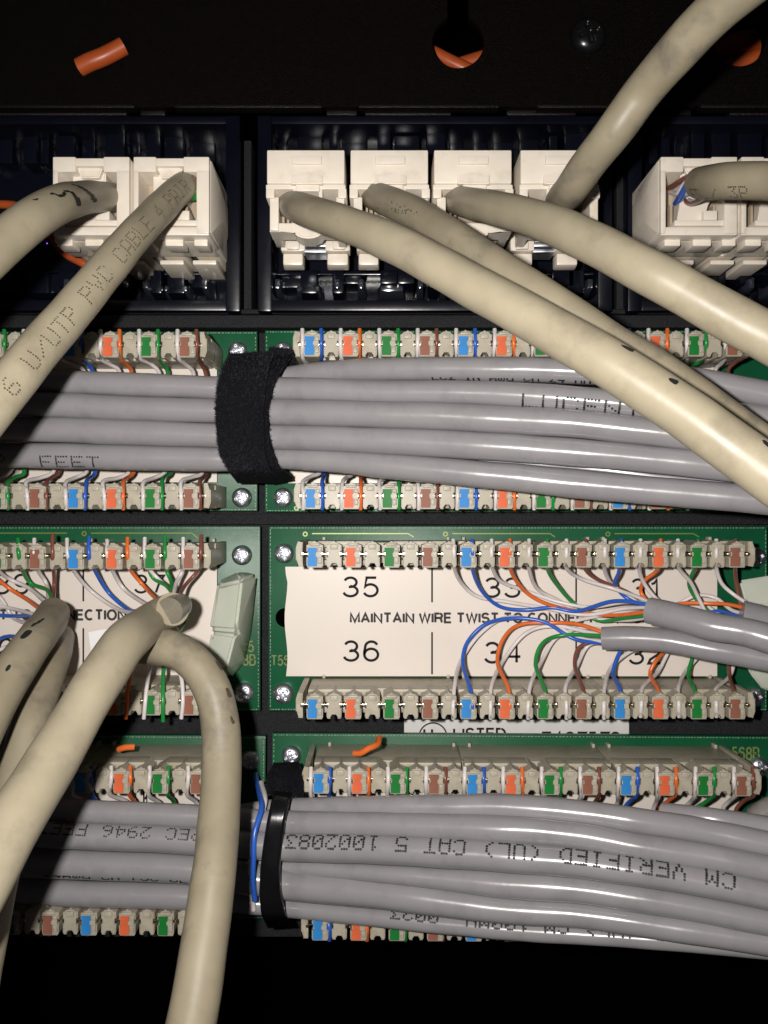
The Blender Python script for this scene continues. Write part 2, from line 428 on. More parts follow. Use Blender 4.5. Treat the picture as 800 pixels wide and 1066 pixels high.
simple_cable('fibre_patch_cord', [(700, 88, -80), (742, 76, -62), (772, 64, -56), (806, 56, -60), (880, 30, -80)], 11, M['orange_c'], 'lower orange cord in the top right panel hole', 'cord', wob=0)
simple_cable('fibre_patch_cord', [(-90, 205, -60), (-10, 212, -55), (22, 216, -50), (48, 238, -45), (66, 262, -25), (90, 276, -15), (120, 296, -40), (160, 330, -70)], 4.6, M['orange_c'], 'thin orange cord slanting behind the leftmost ivory jack', 'cord', seg=12, wob=0)
bm = newbm(); bmesh.ops.create_icosphere(bm, subdivisions=2, radius=2.2)
for v in bm.verts: v.co += U(50, 254, -60)
bm.verts.ensure_lookup_table()
tag(obj('indicator_light', bm, M['led']), 'tiny violet glowing light in the dark below the leftmost beige cable', 'indicator light')
# scrap of orange tubing resting on the panel
simple_cable('tubing_scrap', [(83, 70, 7), (95, 64, 9), (108, 59, 9), (129, 48, 7)], 9.0, M['orange_c'], 'short cut scrap of orange tubing lying on the black panel at top left', 'cable scrap', seg=20, wob=0.02)
# black panel screw
def dome(cx, cy, r, h, rise, cross=True, n=34, depth=2.6, rot=0.3, flange=True):
    bm = newbm(); c = U(cx, cy, h); grid = {}
    for i in range(n + 1):
        for j in range(n + 1):
            u = -1 + 2 * i / n; v = -1 + 2 * j / n
            x = u * math.sqrt(1 - v * v / 2); y = v * math.sqrt(1 - u * u / 2)
            rr = math.hypot(x, y)
            z = rise * math.sqrt(max(0, 1 - rr ** 2.4))
            if cross:
                a = x * math.cos(rot) + y * math.sin(rot); b = -x * math.sin(rot) + y * math.cos(rot)
                d = min(abs(a), abs(b)); dl = max(abs(a), abs(b))
                f = max(0, 1 - (d / 0.15) ** 2) * max(0, min(1, (0.62 - dl) / 0.15))
                z -= depth * min(1, f * 1.5)
            grid[i, j] = bm.verts.new((c.x + x * r, c.y + y * r, h + z))
    for i in range(n):
        for j in range(n): bm.faces.new((grid[i, j], grid[i + 1, j], grid[i + 1, j + 1], grid[i, j + 1]))
    # skirt
    ring = [grid[i, 0] for i in range(n)] + [grid[n, j] for j in range(n)] + [grid[i, n] for i in range(n, 0, -1)] + [grid[0, j] for j in range(n, 0, -1)]
    low = [bm.verts.new((v.co.x, v.co.y, h - 3)) for v in ring]
    for i in range(len(ring)): bm.faces.new((ring[i], low[i], low[(i + 1) % len(ring)], ring[(i + 1) % len(ring)]))
    return bm
tag(obj('panel_screw', dome(612, 38, 19, -3, 11, depth=4), M['blackgloss'], smooth=60), 'glossy black round screw in the dark panel left of the rising beige cable', 'screw')

# ------------------------------------------------------------------ jack bezels
def bezel(name, px0, px1, label, jacks):
    root = thing(name, label, 'bezel frame', U((px0 + px1) / 2, 325, -50))
    y0, y1 = 120, 324
    b = newbm()
    ibox(b, px0, px0 + 15, y0, y1, -60, 6, 2); ibox(b, px1 - 15, px1, y0, y1, -60, 6, 2)
    ibox(b, px0 + 14, px1 - 14, y0 + 0.5, y0 + 9, -60, 4, 2); ibox(b, px0 + 14, px1 - 14, y1 - 12, y1 - 0.5, -60, 5, 2)
    # rounded inner corners
    for cx, sg in ((px0 + 15, 1), (px1 - 15, -1)):
        pts = [(cx, y1 - 11)]
        for i in range(7):
            a = i / 6 * math.pi / 2
            pts.append((cx + sg * (12 - 12 * math.sin(a)), y1 - 11 - (12 - 12 * math.cos(a))))
        iprism(b, pts, -58, 3, 0.5)
    obj('frame', b, M['bezel'], root)
    b = newbm(); ibox(b, px0 + 8, px1 - 8, y0 + 4, y1 - 4, -66, -58, 0)
    x = px0 + 22
    while x < px1 - 26:      # stepped ribs above and below the jacks
        w = random.choice((9, 14, 20, 26)); hh = random.choice((-44, -36, -28, -20))
        ibox(b, x, x + w, 132 + random.choice((0, 4, 9)), 170, -60, hh, 1.5)
        w2 = random.choice((12, 18, 24)); 
        ibox(b, x + 3, x + 3 + w2, 276, 296 + random.choice((4, 8, 14)), -60, hh + 6, 2.0, ty=5)
        x += w + random.choice((4, 7, 11))
    ibox(b, px0 + 18, px1 - 18, 283, 286, -60, -30, 1)
    obj('recess', b, M['bezel_in'], root)
    b = newbm()
    for x in jacks:
        for dx in (4, 66): ibox(b, x + dx, x + dx + 10, 284, 306, -50, -8, 2.5, tx=2, ty=6)
        ibox(b, x + 26, x + 56, 292, 308, -50, -22, 3, tx=3, ty=5)
    obj('latch_rib', b, M['rib'], root)
bezel('jack_bezel', -130, 250, 'navy black plastic frame around the two ivory jacks at left', (60, 142))
bezel('jack_bezel', 268, 638, 'wide navy black plastic frame around the four ivory jacks in the middle', (280, 367, 454, 544))
bezel('jack_bezel', 654, 1010, 'navy black plastic frame around the ivory jacks at right edge', (668, 774))
bm = newbm(); ibox(bm, 254, 262, 146, 322, -55, -6, 1.2); ibox(bm, 642, 650, 130, 322, -55, -12, 1.2)
tag(obj('bezel_divider', bm, M['strip']), kind='structure')

# ------------------------------------------------------------------ jacks
def jack_open(x0, label, seat=False):
    """four middle jacks: plate above, open wire bay below; x0 = left edge in the photo, 82 wide"""
    root = thing('keystone_jack', label, 'jack', U(x0 + 41, 280, 0), 'ivory jacks with flat top plates')
    F = 100
    b = newbm()
    ibox(b, x0, x0 + 81, 156, 191, -30, F, 1.6)
    ibox(b, x0 + 26, x0 + 57, 162, 170.5, F - 3, F + 2.5, 1.2)
    for pts in ([(x0 + 25, 191), (x0 + 25, 182), (x0 + 41, 178.5), (x0 + 58, 182), (x0 + 58, 191)],):
        iprism(b, pts, F - 6, F + 5, 1.3)
    obj('top_plate', b, M['ivory'], root)
    b = newbm()
    ibox(b, x0 - 1, x0 + 82, 192, 197, -20, F - 2, 1.0)      # cross bar
    for a, c in ((x0 - 1, x0 + 8), (x0 + 74, x0 + 83)): ibox(b, a, c, 196, 206, -20, F - 3, 1.2)
    for a, c in ((x0 + 3, x0 + 12.5), (x0 + 72, x0 + 81)): ibox(b, a, c, 205, 240, 40, F - 6, 1.4)
    ibox(b, x0 + 30, x0 + 55, 191.5, 199, 40, F + 1, 1.5)
    ibox(b, x0 + 27, x0 + 31, 196, 207, 40, F - 2, 1); ibox(b, x0 + 54, x0 + 58, 196, 207, 40, F - 2, 1)
    pts = [(x0 + 3, 232), (x0 + 81, 232), (x0 + 81, 241), (x0 + 58, 241)] + [(x0 + 43 + 15 * math.cos(a), 240 + 8 * math.sin(a)) for a in [math.pi * i / 8 for i in range(1, 8)]] + [(x0 + 28, 241), (x0 + 3, 241)]
    iprism(b, pts, 66, F - 8, 1.3)
    obj('housing', b, M['ivory'], root)
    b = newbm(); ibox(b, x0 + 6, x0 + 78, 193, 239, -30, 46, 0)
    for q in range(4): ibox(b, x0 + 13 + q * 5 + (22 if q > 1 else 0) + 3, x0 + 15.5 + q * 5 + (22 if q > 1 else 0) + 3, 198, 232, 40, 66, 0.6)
    obj('wire_bay', b, M['ivory_shaded'], root)
    b = newbm()
    k = lambda x: x                                            # lower carrier, well back
    cx = 400 + (x0 + 41 - 400) * 0.905
    for a, c in ((cx - 34, cx - 9), (cx + 12, cx + 38)):
        ibox(b, a, c, 247, 261, 16, 36, 1.5); ibox(b, a + 1, c - 1, 262.5, 277, 12, 30, 2.6, ty=1, tx=1)
    ibox(b, cx - 34, cx + 38, 240, 252, -10, 28, 1.0)
    for a in (cx - 28, cx + 20): ibox(b, a, a + 13, 251, 259, 30, 40, 1.2)
    obj('carrier', b, M['ivory'], root)
    b = newbm(); ibox(b, cx - 10, cx + 14, 252, 256.5, 4, 34, 1.0); ibox(b, cx - 10, cx + 13, 259, 262.5, 4, 32, 0.8)
    obj('latch_spring', b, M['steel'], root)
    return root
jack_open(278, 'first ivory jack in the wide middle frame, its lower latch fully visible')
jack_open(365, 'second ivory jack in the wide middle frame, holding the grimy beige cable')
jack_open(452, 'third ivory jack in the wide middle frame, feeding a cable to the right edge')
jack_open(542, 'fourth ivory jack in the wide middle frame, half hidden by the rising cable')
def jack_capped(x0, w, label, wires=None, mirror=False):
    """side jacks: deep box with wire cap; x0 = left edge of its face, w = width"""
    root = thing('keystone_jack', label, 'jack', U(x0 + w / 2, 280, 0), 'ivory jacks with open wire caps')
    F = 100; y0 = 163; y1 = 243
    X = lambda f: x0 + f * w
    b = newbm()
    ibox(b, X(0), X(.30), y0, y0 + 16, -30, F, 1.4); ibox(b, X(.66), X(1), y0, y0 + 16, -30, F, 1.4)
    ibox(b, X(.29), X(.67), y0 + 1.5, y0 + 10, -30, F - 1, 1.2)
    ibox(b, X(0), X(.07), y0 + 14, y1, -30, F, 1.4); ibox(b, X(.83), X(1), y0 + 14, y1, -30, F, 1.4)
    ibox(b, X(0), X(1), y1 - 7, y1 + 2, 50, F - 1, 1.6)
    iprism(b, [(X(.30), y0 + 9), (X(.66), y0 + 9), (X(.60), y0 + 22), (X(.37), y0 + 22)], 40, F - 6, 1.2)
    pts = [(X(.26), y0 + 15), (X(.34), y0 + 20), (X(.62), y0 + 20), (X(.69), y0 + 14), (X(.69), y0 + 44), (X(.60), y0 + 50), (X(.55), y0 + 74), (X(.20), y0 + 74), (X(.26), y0 + 45)]
    iprism(b, pts, 20, F - 12, 1.2)
    ibox(b, X(.18), X(.86), y1 - 14, y1 - 8, 20, F - 3, 1.2)
    ibox(b, X(.56), X(.74), y0 + 56, y0 + 66, 20, F - 5, 1.2)
    obj('housing', b, M['ivory'], root)
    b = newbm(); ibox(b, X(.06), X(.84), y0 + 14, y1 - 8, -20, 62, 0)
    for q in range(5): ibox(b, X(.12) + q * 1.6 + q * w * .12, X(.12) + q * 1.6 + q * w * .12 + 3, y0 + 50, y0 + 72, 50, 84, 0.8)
    obj('wire_bay', b, M['ivory_shaded'], root)
    b = newbm()
    side = x0 + w if x0 < 400 else x0                          # bent side wing facing the middle
    sg = 1 if x0 < 400 else -1
    a = U(side, y0 + 2, F); c = U(side, y1 - 2, F)
    e = 6 * sg
    pts = [(a.x, a.y, F - 4), (a.x + e * .2, a.y, F - 6), (a.x + e, a.y - 22, 62), (a.x + e, c.y + 22, 62), (c.x + e * .2, c.y, F - 6), (c.x, c.y, F - 4),
           (a.x - sg, a.y, 20), (a.x + e * .6, a.y - 20, 20), (a.x + e * .6, c.y + 20, 20), (c.x - sg, c.y, 20)]
    hull(b, pts, 0.5)
    obj('side_wing', b, M['ivory'], root)
    b = newbm()
    for f0, f1 in ((.05, .26), (.42, .66), (.80, .98)):
        ibox(b, X(f0), X(f1), y1 + 2, y1 + 13, 64, F - 14, 1.4)
    ibox(b, X(.02), X(1.0), y1 + 3, y1 + 9, 30, F - 20, 1.2)
    ibox(b, X(.08), X(.96), y1, y1 + 8, -30, 34, 1.0)
    obj('lower_teeth', b, M['ivory'], root)
    b = newbm(); cx = 400 + (x0 + w / 2 - 400) * 0.905
    for a_, c_ in ((cx - 30, cx - 6), (cx + 4, cx + 28)):
        ibox(b, a_, c_, 260, 266.5, -30, 30, 1.4); ibox(b, a_ - 3, c_ - 2, 269, 277, -30, 24, 1.8, ty=1.5)
    obj('carrier', b, M['ivory'], root)
    if wires:
        for col, pts in wires:
            t = Tube([U(*p) for p in pts], 2.3, step=3, seg=10); b = newbm(); t.mesh(b)
            obj('wire', b, M[col], root)
    return root
jack_capped(55, 80, 'leftmost ivory jack, holding the beige cable marked with a handwritten 71')
jack_capped(139, 79, 'second ivory jack from left, holding the beige cable with long printed lettering',
            wires=[('green_w', [(190, 200, 70), (199, 205, 90), (207, 197, 96), (203, 190, 88)]), ('green_w', [(196, 208, 80), (204, 206, 94), (209, 202, 88)]), ('green_w', [(192, 205, 80), (199, 201, 98), (203, 196, 80)])])
jack_capped(688, 80, 'large ivory jack right of the middle frame with blue and white wires showing',
            wires=[('blue_w', [(703, 212, 76), (708, 204, 98), (715, 192, 120), (722, 185, 140), (736, 182, 166)]), ('blue_w', [(706, 212, 76), (711, 205, 98), (718, 194, 120), (724, 188, 140), (736, 186, 166)]), ('white_w', [(698, 200, 76), (706, 201, 97), (716, 188, 118), (736, 180, 160)]),
                   ('white_w', [(708, 206, 80), (718, 200, 116), (736, 194, 160)]), ('brown_w', [(696, 196, 76), (706, 190, 100), (716, 184, 118), (736, 178, 160)]), ('white_w', [(716, 208, 84), (724, 210, 110), (738, 200, 150)]), ('brown_w', [(712, 208, 84), (720, 212, 100), (738, 203, 150)])])
jack_capped(772, 80, 'ivory jack cut off by the right edge of the picture')

# ------------------------------------------------------------------ wiring blocks
P = 36.0; T = P / 2; MW = 4 * P
COLS = ['blue', 'orange', 'green', 'brown']
def tooth_pts(cx, w, notch_bottom):
    hw = w / 2; H = 12.5; ci = 2.4; cy = 2.3
    p = [(-hw + 1, -H), (-hw, -H + 2), (-hw, -cy), (-hw + ci, -cy), (-hw + ci, cy), (-hw, cy), (-hw, H - 4), (-hw * .45, H - 2.5), (0, H), (hw * .45, H - 2.5), (hw, H - 4), (hw, cy), (hw - ci, cy), (hw - ci, -cy), (hw, -cy), (hw, -H + 2), (hw - 1, -H)]
    if notch_bottom: p += [(hw * .45, -H), (hw * .4, -H + 5), (-hw * .4, -H + 5), (-hw * .45, -H)]
    return [(cx + x, y) for x, y in p]
def block_body(nt=8):
    b = newbm(); xr = MW / 2 - (8 - nt) * T
    box(b, -MW / 2 + .3, xr - .3, -10, 10, 0, 60, 1.0)
    for x0, x1 in ((-MW / 2 + 1, -MW / 2 + 62), (-MW / 2 + 80, xr - 2)):
        box(b, x0, x1, 5.5, 12.0, 52, 74, 1.6); box(b, x0, x1, -12.0, -6.5, 52, 68, 1.4)
    for k in range(nt):
        cx = (-3.5 + k) * T
        prism(b, tooth_pts(cx, T - (2.6 if k % 2 == 0 else 4.0), k % 2 == 1), 56, 93 if k % 2 == 0 else 91, 0.9)
        if k % 2: box(b, cx - 3.6, cx + 3.6, 4.5, 9.5, 90, 92.5, 1.0)
        else:
            box(b, cx - 5, cx + 5, 7.5, 10, 90, 94.5, 1.0); box(b, cx + 2.6, cx + 6.6, -9, -3, 91, 94, 0.8); box(b, cx + 2.6, cx + 6.6, 2.6, 6.5, 91, 94, 0.8)
    for x in (-MW / 2 + 12, xr - 4): box(b, x - 1.6, x + 1.6, 10, 14, 0, 10, 0.8)
    return b
def to_mesh(name, bm, m, smooth=35): 
    o = obj(name, bm, m, smooth=smooth); me = o.data; bpy.data.objects.remove(o); return me
ME_BODY = to_mesh('wiring_block', block_body(), M['block'])
ME_BODY_END = to_mesh('wiring_block', block_body(7), M['block'])
ME_MARK = {}
for c in COLS:
    b = newbm()
    prism(b, [(-4.4, -11.2), (4.4, -11.2), (4.4, -2.5), (2.7, -1.5), (2.7, 1.5), (4.4, 2.5), (4.4, 6.2), (-4.4, 6.2), (-4.4, 2.5), (-2.7, 1.5), (-2.7, -1.5), (-4.4, -2.5)], 80, 94.2, 0.5)
    ME_MARK[c] = to_mesh('colour_marker', b, M[c + '_m'])
b = newbm(); box(b, -4.6, -1.5, -1.5, 1.5, 70, 90.5, 0.4); box(b, 1.5, 4.6, -1.5, 1.5, 70, 90.0, 0.4); box(b, -5.5, 5.5, -0.5, 0.5, 70, 88, 0.2)
ME_CONT = to_mesh('contact', b, M['contact'])
b = newbm(); box(b, -8, -2.4, -11, 11, 0, 60, 0.8); prism(b, [(-9, -6), (-7, -6), (-7, -12), (-2.4, -12), (-2.4, -2), (-4, -2), (-4, 2), (-2.4, 2), (-2.4, 11), (-7, 12), (-9, 6)], 50, 90, 0.8)
ME_END = to_mesh('end_cap', b, M['block'])
def place(name, me, parent, loc, rot=None):
    o = bpy.data.objects.new(name, me); COL.objects.link(o); o.parent = parent; o.location = loc
    if rot: o.rotation_euler = rot
    return o
def wiring_row(root, m0, yc, n, first_end=True, last_end=True, skip_left=0):
    """n modules; m0 = photo x of the first blue marker, yc = photo y of the front middle"""
    kk = k_of(93)
    for i in range(n):
        cx = (m0 + 2.8 - 400) * kk + 3.5 * T + i * MW; cy = (533 - yc) * kk
        blk = place('wiring_block', ME_BODY_END if (i == n - 1 and last_end) else ME_BODY, root, W((cx, cy, 0)) - root.location)
        for j, c in enumerate(COLS):
            place('colour_marker', ME_MARK[c], blk, W(((-3.5 + 2 * j) * T - 2.2, 0, 0)))['label'] = c + ' colour marker'
        for j in range(8): place('contact', ME_CONT, blk, W(((-4 + j) * T, 0, 0)))
        if i == 0 and first_end: place('end_cap', ME_END, blk, W((-MW / 2, 0, 0)))
        if i == n - 1 and last_end:
            place('end_cap', ME_END, blk, W((MW / 2 - T, 0, 0)), (0, math.pi, 0))
def screw(root, px, py, r=10.5, rot=0.3, h=2):
    b = dome(px, py, r, h, 6.5, rot=rot)
    obj('screw', b, M['steel'], root, smooth=60)

def board(label, px0, px1, py0, py1, tilt, rows, screws, silk, traces, holes=()):
    root = thing('circuit_board', label, 'circuit board', U((px0 + px1) / 2, (py0 + py1) / 2, -8), None)
    b = newbm(); ibox(b, px0, px1, py0, py1, -8, 0, 0.5); obj('board', b, M['pcb'], root)
    b = newbm()
    a = U(px0, py1, 0); c = U(px1, py0, 0)
    for yy in (a.y + 1.6, c.y - 1.6):
        x = a.x + 2
        while x < c.x - 2:
            w = random.uniform(.8, 2.6); box(b, x, x + w, yy - .35, yy + .35, -.1, .22); x += w + random.uniform(.8, 2)
    for xx in (a.x + 1.8, c.x - 1.8):
        y = a.y + 4
        while y < c.y - 4:
            w = random.uniform(.8, 2.6); box(b, xx - .35, xx + .35, y, y + w, -.1, .22); y += w + random.uniform(1, 3)
    obj('edge_perforation', b, M['pcb_edge'], root, smooth=0)
    for hx, hy in holes:
        b = newbm(); prism(b, [(U(hx, hy, .3).x + 10 * math.cos(i / 24 * 6.2832), U(hx, hy, .3).y + 10 * math.sin(i / 24 * 6.2832)) for i in range(24)], 0.02, 0.3); obj('hole_dark_disc', b, M['back'], root, smooth=0)  # black disc on the board face paints the hole's inner shade
    for m0, yc, n, fe, le in rows: wiring_row(root, m0, yc, n, fe, le)
    for s_ in screws: screw(root, *s_)
    if silk:
        b = newbm()
        for txt, x0, x1, y0, y1 in silk: text_mesh(b, txt, x0, x1, y0, y1, 0.3)
        obj('silkscreen_text', b, M['silk'], root, smooth=0)
    if traces:
        b = newbm()
        for pts in traces:
            for (x0, y0), (x1, y1) in zip(pts, pts[1:]):
                p = U(x0, y0, .3); q = U(x1, y1, .3); d = (q - p).normalized(); nn = Vector((-d.y, d.x, 0)) * .6
                for s0 in (0,):
                    vs = [b.verts.new(p + nn), b.verts.new(q + nn), b.verts.new(q - nn), b.verts.new(p - nn)]; b.faces.new(vs)
            p = U(pts[0][0] - 7, pts[0][1] + .5, 0)
            ring = [Vector((math.cos(i / 12 * 6.283), math.sin(i / 12 * 6.283), 0)) for i in range(12)]
            va = [b.verts.new(p + r_ * 2.7 + Vector((0, 0, .35))) for r_ in ring]; vb = [b.verts.new(p + r_ * 1.4 + Vector((0, 0, .35))) for r_ in ring]
            for i in range(12): b.faces.new((va[i], va[(i + 1) % 12], vb[(i + 1) % 12], vb[i]))
        obj('copper_trace', b, M['trace'], root, smooth=0)
    if tilt: root.rotation_euler = (0, tilt, 0)
    return root
R = math.radians
B_M = 160.16   # photo width of one module
board('green circuit board in the top row, left of the fuzzy black strap', -130, 268, 345, 532, 0, [(72 - B_M, 358, 2, True, True), (76 - B_M, 516, 2, True, True)], [(248, 366), (252, 518)], [], [[(-60, 350), (60, 350)], [(90, 526), (200, 526)]])
board('green circuit board in the top row, right of the fuzzy black strap', 276, 806, 344, 533, 0, [(322, 357, 3, True, True), (323, 516, 3, True, True)], [(295, 366), (295, 518, 10.5, 0.8)], [], [[(316, 528.5), (430, 528.5)], [(464, 528.5), (640, 528.5)]])
board('middle row green circuit board at left with the beige cables landing on it', -130, 271, 548, 740, 0, [(76 - B_M, 579, 2, True, True), (76 - B_M, 731, 2, True, True)], [(252, 578), (254, 721, 11, 0.9)],
      [('5', 259, 264, 667, 679), ('T568B', 232, 266, 681, 693)], [[(95, 555), (200, 555), (206, 560)], [(-60, 555), (70, 555)]])
board('middle row green circuit board at right with the exposed numbers 35 and 36', 280, 799, 548, 740, 0, [(325, 577, 3, True, True), (325, 735, 3, True, True)], [(296, 576), (295, 722, 11, 0.6), (787, 580), (785, 726)],
      [('T568B', 283, 314, 682, 693)], [[(325, 555.5), (425, 555.5), (431, 559)], [(471, 555.5), (573, 555.5), (578, 559)], [(640, 555.5), (722, 555.5), (728, 559)]], [(297, 643)])
board('bottom row green circuit board at left in shadow behind the beige loop', -130, 276, 765, 955, R(0.4), [(83 - B_M, 812, 2, True, True), (90 - B_M, 960, 2, True, True)], [(260, 790)], [], [])
board('bottom row green circuit board at right beneath the big grey bundle', 283, 806, 765, 957, R(0.35), [(331, 814, 3, True, True), (331, 967, 3, True, True)], [(303, 788), (790, 797)], [('568B', 762, 790, 776, 790)], [])

# ------------------------------------------------------------------ designation labels
def paper(label, px0, px1, py0, py1, nums, lines, texts, h=9, bulge=True):
    root = thing('designation_strip', label, 'paper label', U((px0 + px1) / 2, py1, h), 'paper strips between the wiring blocks')
    a = U(px0, py1, h); c = U(px1, py0, h)
    b = newbm(); nx, ny = 60, 14; th = 1.2; g = {}
    for side in (0, 1):
        for i in range(nx + 1):
            for j in range(ny + 1):
                u, v = i / nx, j / ny
                x = a.x + (c.x - a.x) * u; y = a.y + (c.y - a.y) * v
                if i == 0: x += 1.5 * math.sin(v * 9) - (1.5 if v > .9 else 0)
                g[side, i, j] = b.verts.new((x, y, h - 0.3 - side * th))
    for i in range(nx):
        for j in range(ny):
            b.faces.new((g[0, i, j], g[0, i + 1, j], g[0, i + 1, j + 1], g[0, i, j + 1])); b.faces.new((g[1, i, j], g[1, i, j + 1], g[1, i + 1, j + 1], g[1, i + 1, j]))
    for i in range(nx): b.faces.new((g[0, i, 0], g[1, i, 0], g[1, i + 1, 0], g[0, i + 1, 0])); b.faces.new((g[0, i, ny], g[0, i + 1, ny], g[1, i + 1, ny], g[1, i, ny]))
    for j in range(ny): b.faces.new((g[0, 0, j], g[0, 0, j + 1], g[1, 0, j + 1], g[1, 0, j])); b.faces.new((g[0, nx, j], g[1, nx, j], g[1, nx, j + 1], g[0, nx, j + 1]))
    obj('paper', b, M['label'], root)
    for n_, x0, x1, y0, y1 in nums:
        b = newbm(); text_mesh(b, n_, x0, x1, y0, y1, h + .15, 0.0); obj('printed_number', b, M['ink'], root, smooth=0)
    if texts:
        b = newbm()
        for t_, x0, x1, y0, y1 in texts: text_mesh(b, t_, x0, x1, y0, y1, h + .15, 0.028)
        obj('printed_text', b, M['ink_grey'], root, smooth=0)
    if lines:
        b = newbm()
        for x, y0, y1 in lines:
            p = U(x, y0, h); q = U(x, y1, h); b.faces.new([b.verts.new(v) for v in ((p.x - .85, p.y, h + .15), (p.x - .85, q.y, h + .15), (p.x + .85, q.y, h + .15), (p.x + .85, p.y, h + .15))])
        obj('divider_line', b, M['ink'], root, smooth=0)
    return root
MT = 'MAINTAIN WIRE TWIST TO CONNECTION POINT'
paper('warm white paper strip printed 31 to 36 on the middle row right board', 298, 747, 590, 704,
      [('35', 358, 393.5, 600, 622), ('36', 358.5, 394, 666.5, 689), ('33', 505.5, 541, 601, 622.5), ('34', 505.5, 542, 668, 691), ('31', 658, 689, 602, 623), ('32', 656, 689, 670, 692)],
      [(450, 591, 627), (450, 658, 702), (600, 591, 627), (600, 664, 702)], [(MT, 365.5, 690, 637.5, 649)])
paper('warm white paper strip printed 37 to 40 on the middle row left board', -130, 226, 590, 703,
      [('37', 141, 171, 598, 618), ('38', 141, 171, 664, 686), ('39', -5, 30, 597, 619), ('40', -21, 14, 664, 686)],
      [(87, 591, 626), (87, 654, 702)], [(MT, -145, 178, 634, 646)])
paper('paper strip half hidden under the grey cables on the top row left board', -130, 226, 374, 502, [], [(87, 374, 400)], [])
paper('paper strip half hidden under the grey cables on the top row right board', 300, 750, 374, 503, [], [(450, 374, 400), (600, 374, 400)], [])
paper('paper strip glimpsed above the left grey bundle on the bottom row', -130, 230, 818, 940, [('1', 150, 155, 826, 846)], [(150, 820, 850)], [])
paper('paper strip glimpsed above the big grey bundle on the bottom row', 303, 770, 818, 945, [], [], [])
# small UL sticker on the mounting plate
root = thing('certification_sticker', 'white LISTED sticker between the middle and bottom boards, cut off by the lower board', 'sticker', U(538, 770, -23))
hh = -22
b = newbm(); ibox(b, 421, 655, 749.5, 792, -23.6, hh, 0); obj('sticker_face', b, M['stickerwhite'], root, smooth=0)
b = newbm(); text_mesh(b, 'LISTED', 473, 526, 757.5, 770, hh + .2, 0.02); text_mesh(b, 'E137573', 566, 645, 761.5, 776, hh + .2, 0.03)
text_mesh(b, 'U', 442, 450, 758, 769, hh + .2, 0.03); text_mesh(b, 'L', 452, 459, 764, 775, hh + .2, 0.03)
cc = U(451, 767, hh)
va = [b.verts.new((cc.x + 15.5 * math.cos(i / 48 * 2 * math.pi), cc.y + 15.5 * math.sin(i / 48 * 2 * math.pi), hh + .2)) for i in range(48)]
vb = [b.verts.new((cc.x + 14 * math.cos(i / 48 * 2 * math.pi), cc.y + 14 * math.sin(i / 48 * 2 * math.pi), hh + .2)) for i in range(48)]
for i in range(48): b.faces.new((va[i], va[(i + 1) % 48], vb[(i + 1) % 48], vb[i]))
obj('printed_text', b, M['ink'], root, smooth=0)

# ------------------------------------------------------------------ beige cables
def h_of(w, d): return D * (1 - d / w)
def d_of(w, d): return d * (max(w, 30) / 30) ** 0.35
def big_cable(label, pts, d=26.7, m='beige', pre=None, group='beige cables', seg=28, seed=1):
    q = [Vector((*U(x, y, h_of(w, d_of(w, d))), d_of(w, d) / 2)) for x, y, w in pts]
    if pre: q = [Vector((*U(*p), d / 2)) for p in pre] + q
    root = thing('network_cable', label, 'cable', q[0][:3], group)
    t = Tube(q, d / 2, seg=seg); dr = t.t[-1].copy()
    for i in range(24):                      # runs on well outside the picture
        dr.z *= 0.7; dr.normalize(); t.c.append(t.c[-1] + dr * 22); t.r.append(t.r[-1]); t.t.append(dr.copy()); t.L.append(t.L[-1] + 22)
    b = newbm(); t.mesh(b, 0.05, seed=seed)
    obj('jacket', b, M[m], root, smooth=60)
    return root, t
def wire(root, col, pts, r=1.95, label=None, twist=None):
    q = [U(*p) for p in pts]
    for i in range(2, len(q) - 1): q[i] = q[i] + Vector((random.uniform(-.9, .9), random.uniform(-.9, .9), random.uniform(-1.5, 1.5)))
    t = Tube(q, r, step=4, seg=10); b = newbm(); t.mesh(b)
    o = obj('wire', b, M[col + '_w'], root, smooth=60); o['label'] = (col + ' insulated wire') if not label else label
    return o

r1, t1 = big_cable('beige cable with handwritten 71 curving to the left edge', [(108, 205, 30), (86, 206, 34), (60, 213, 39), (30, 231, 43), (0, 256, 46), (-50, 300, 52), (-120, 372, 60)], pre=[(122, 206, 70)], seed=1)
b = newbm(); stroke(b, t1, [(64, 197), (72, 201), (79, 207), (83, 213)], 2.5, 5.5); stroke(b, t1, [(41, 210), (47, 213), (51, 213), (53, 206)], 3.5, 2.0)
stroke(b, t1, [(52, 206), (59, 208), (63, 214), (66, 220)], 2, 5); stroke(b, t1, [(25, 217), (29, 216.5)], 2, 2)
obj('handwritten_mark', b, M['ink_cable'], r1, smooth=0)
r2, t2 = big_cable('beige cable printed CABLE 4 PAIR running down to the left edge', [(188, 197, 30), (170, 214, 32), (140, 246, 35.5), (105, 288, 39), (70, 330, 42), (35, 371, 45), (0, 413, 48), (-50, 472, 52), (-120, 550, 58)], pre=[(198, 192, 70)], seed=2)
b = newbm()
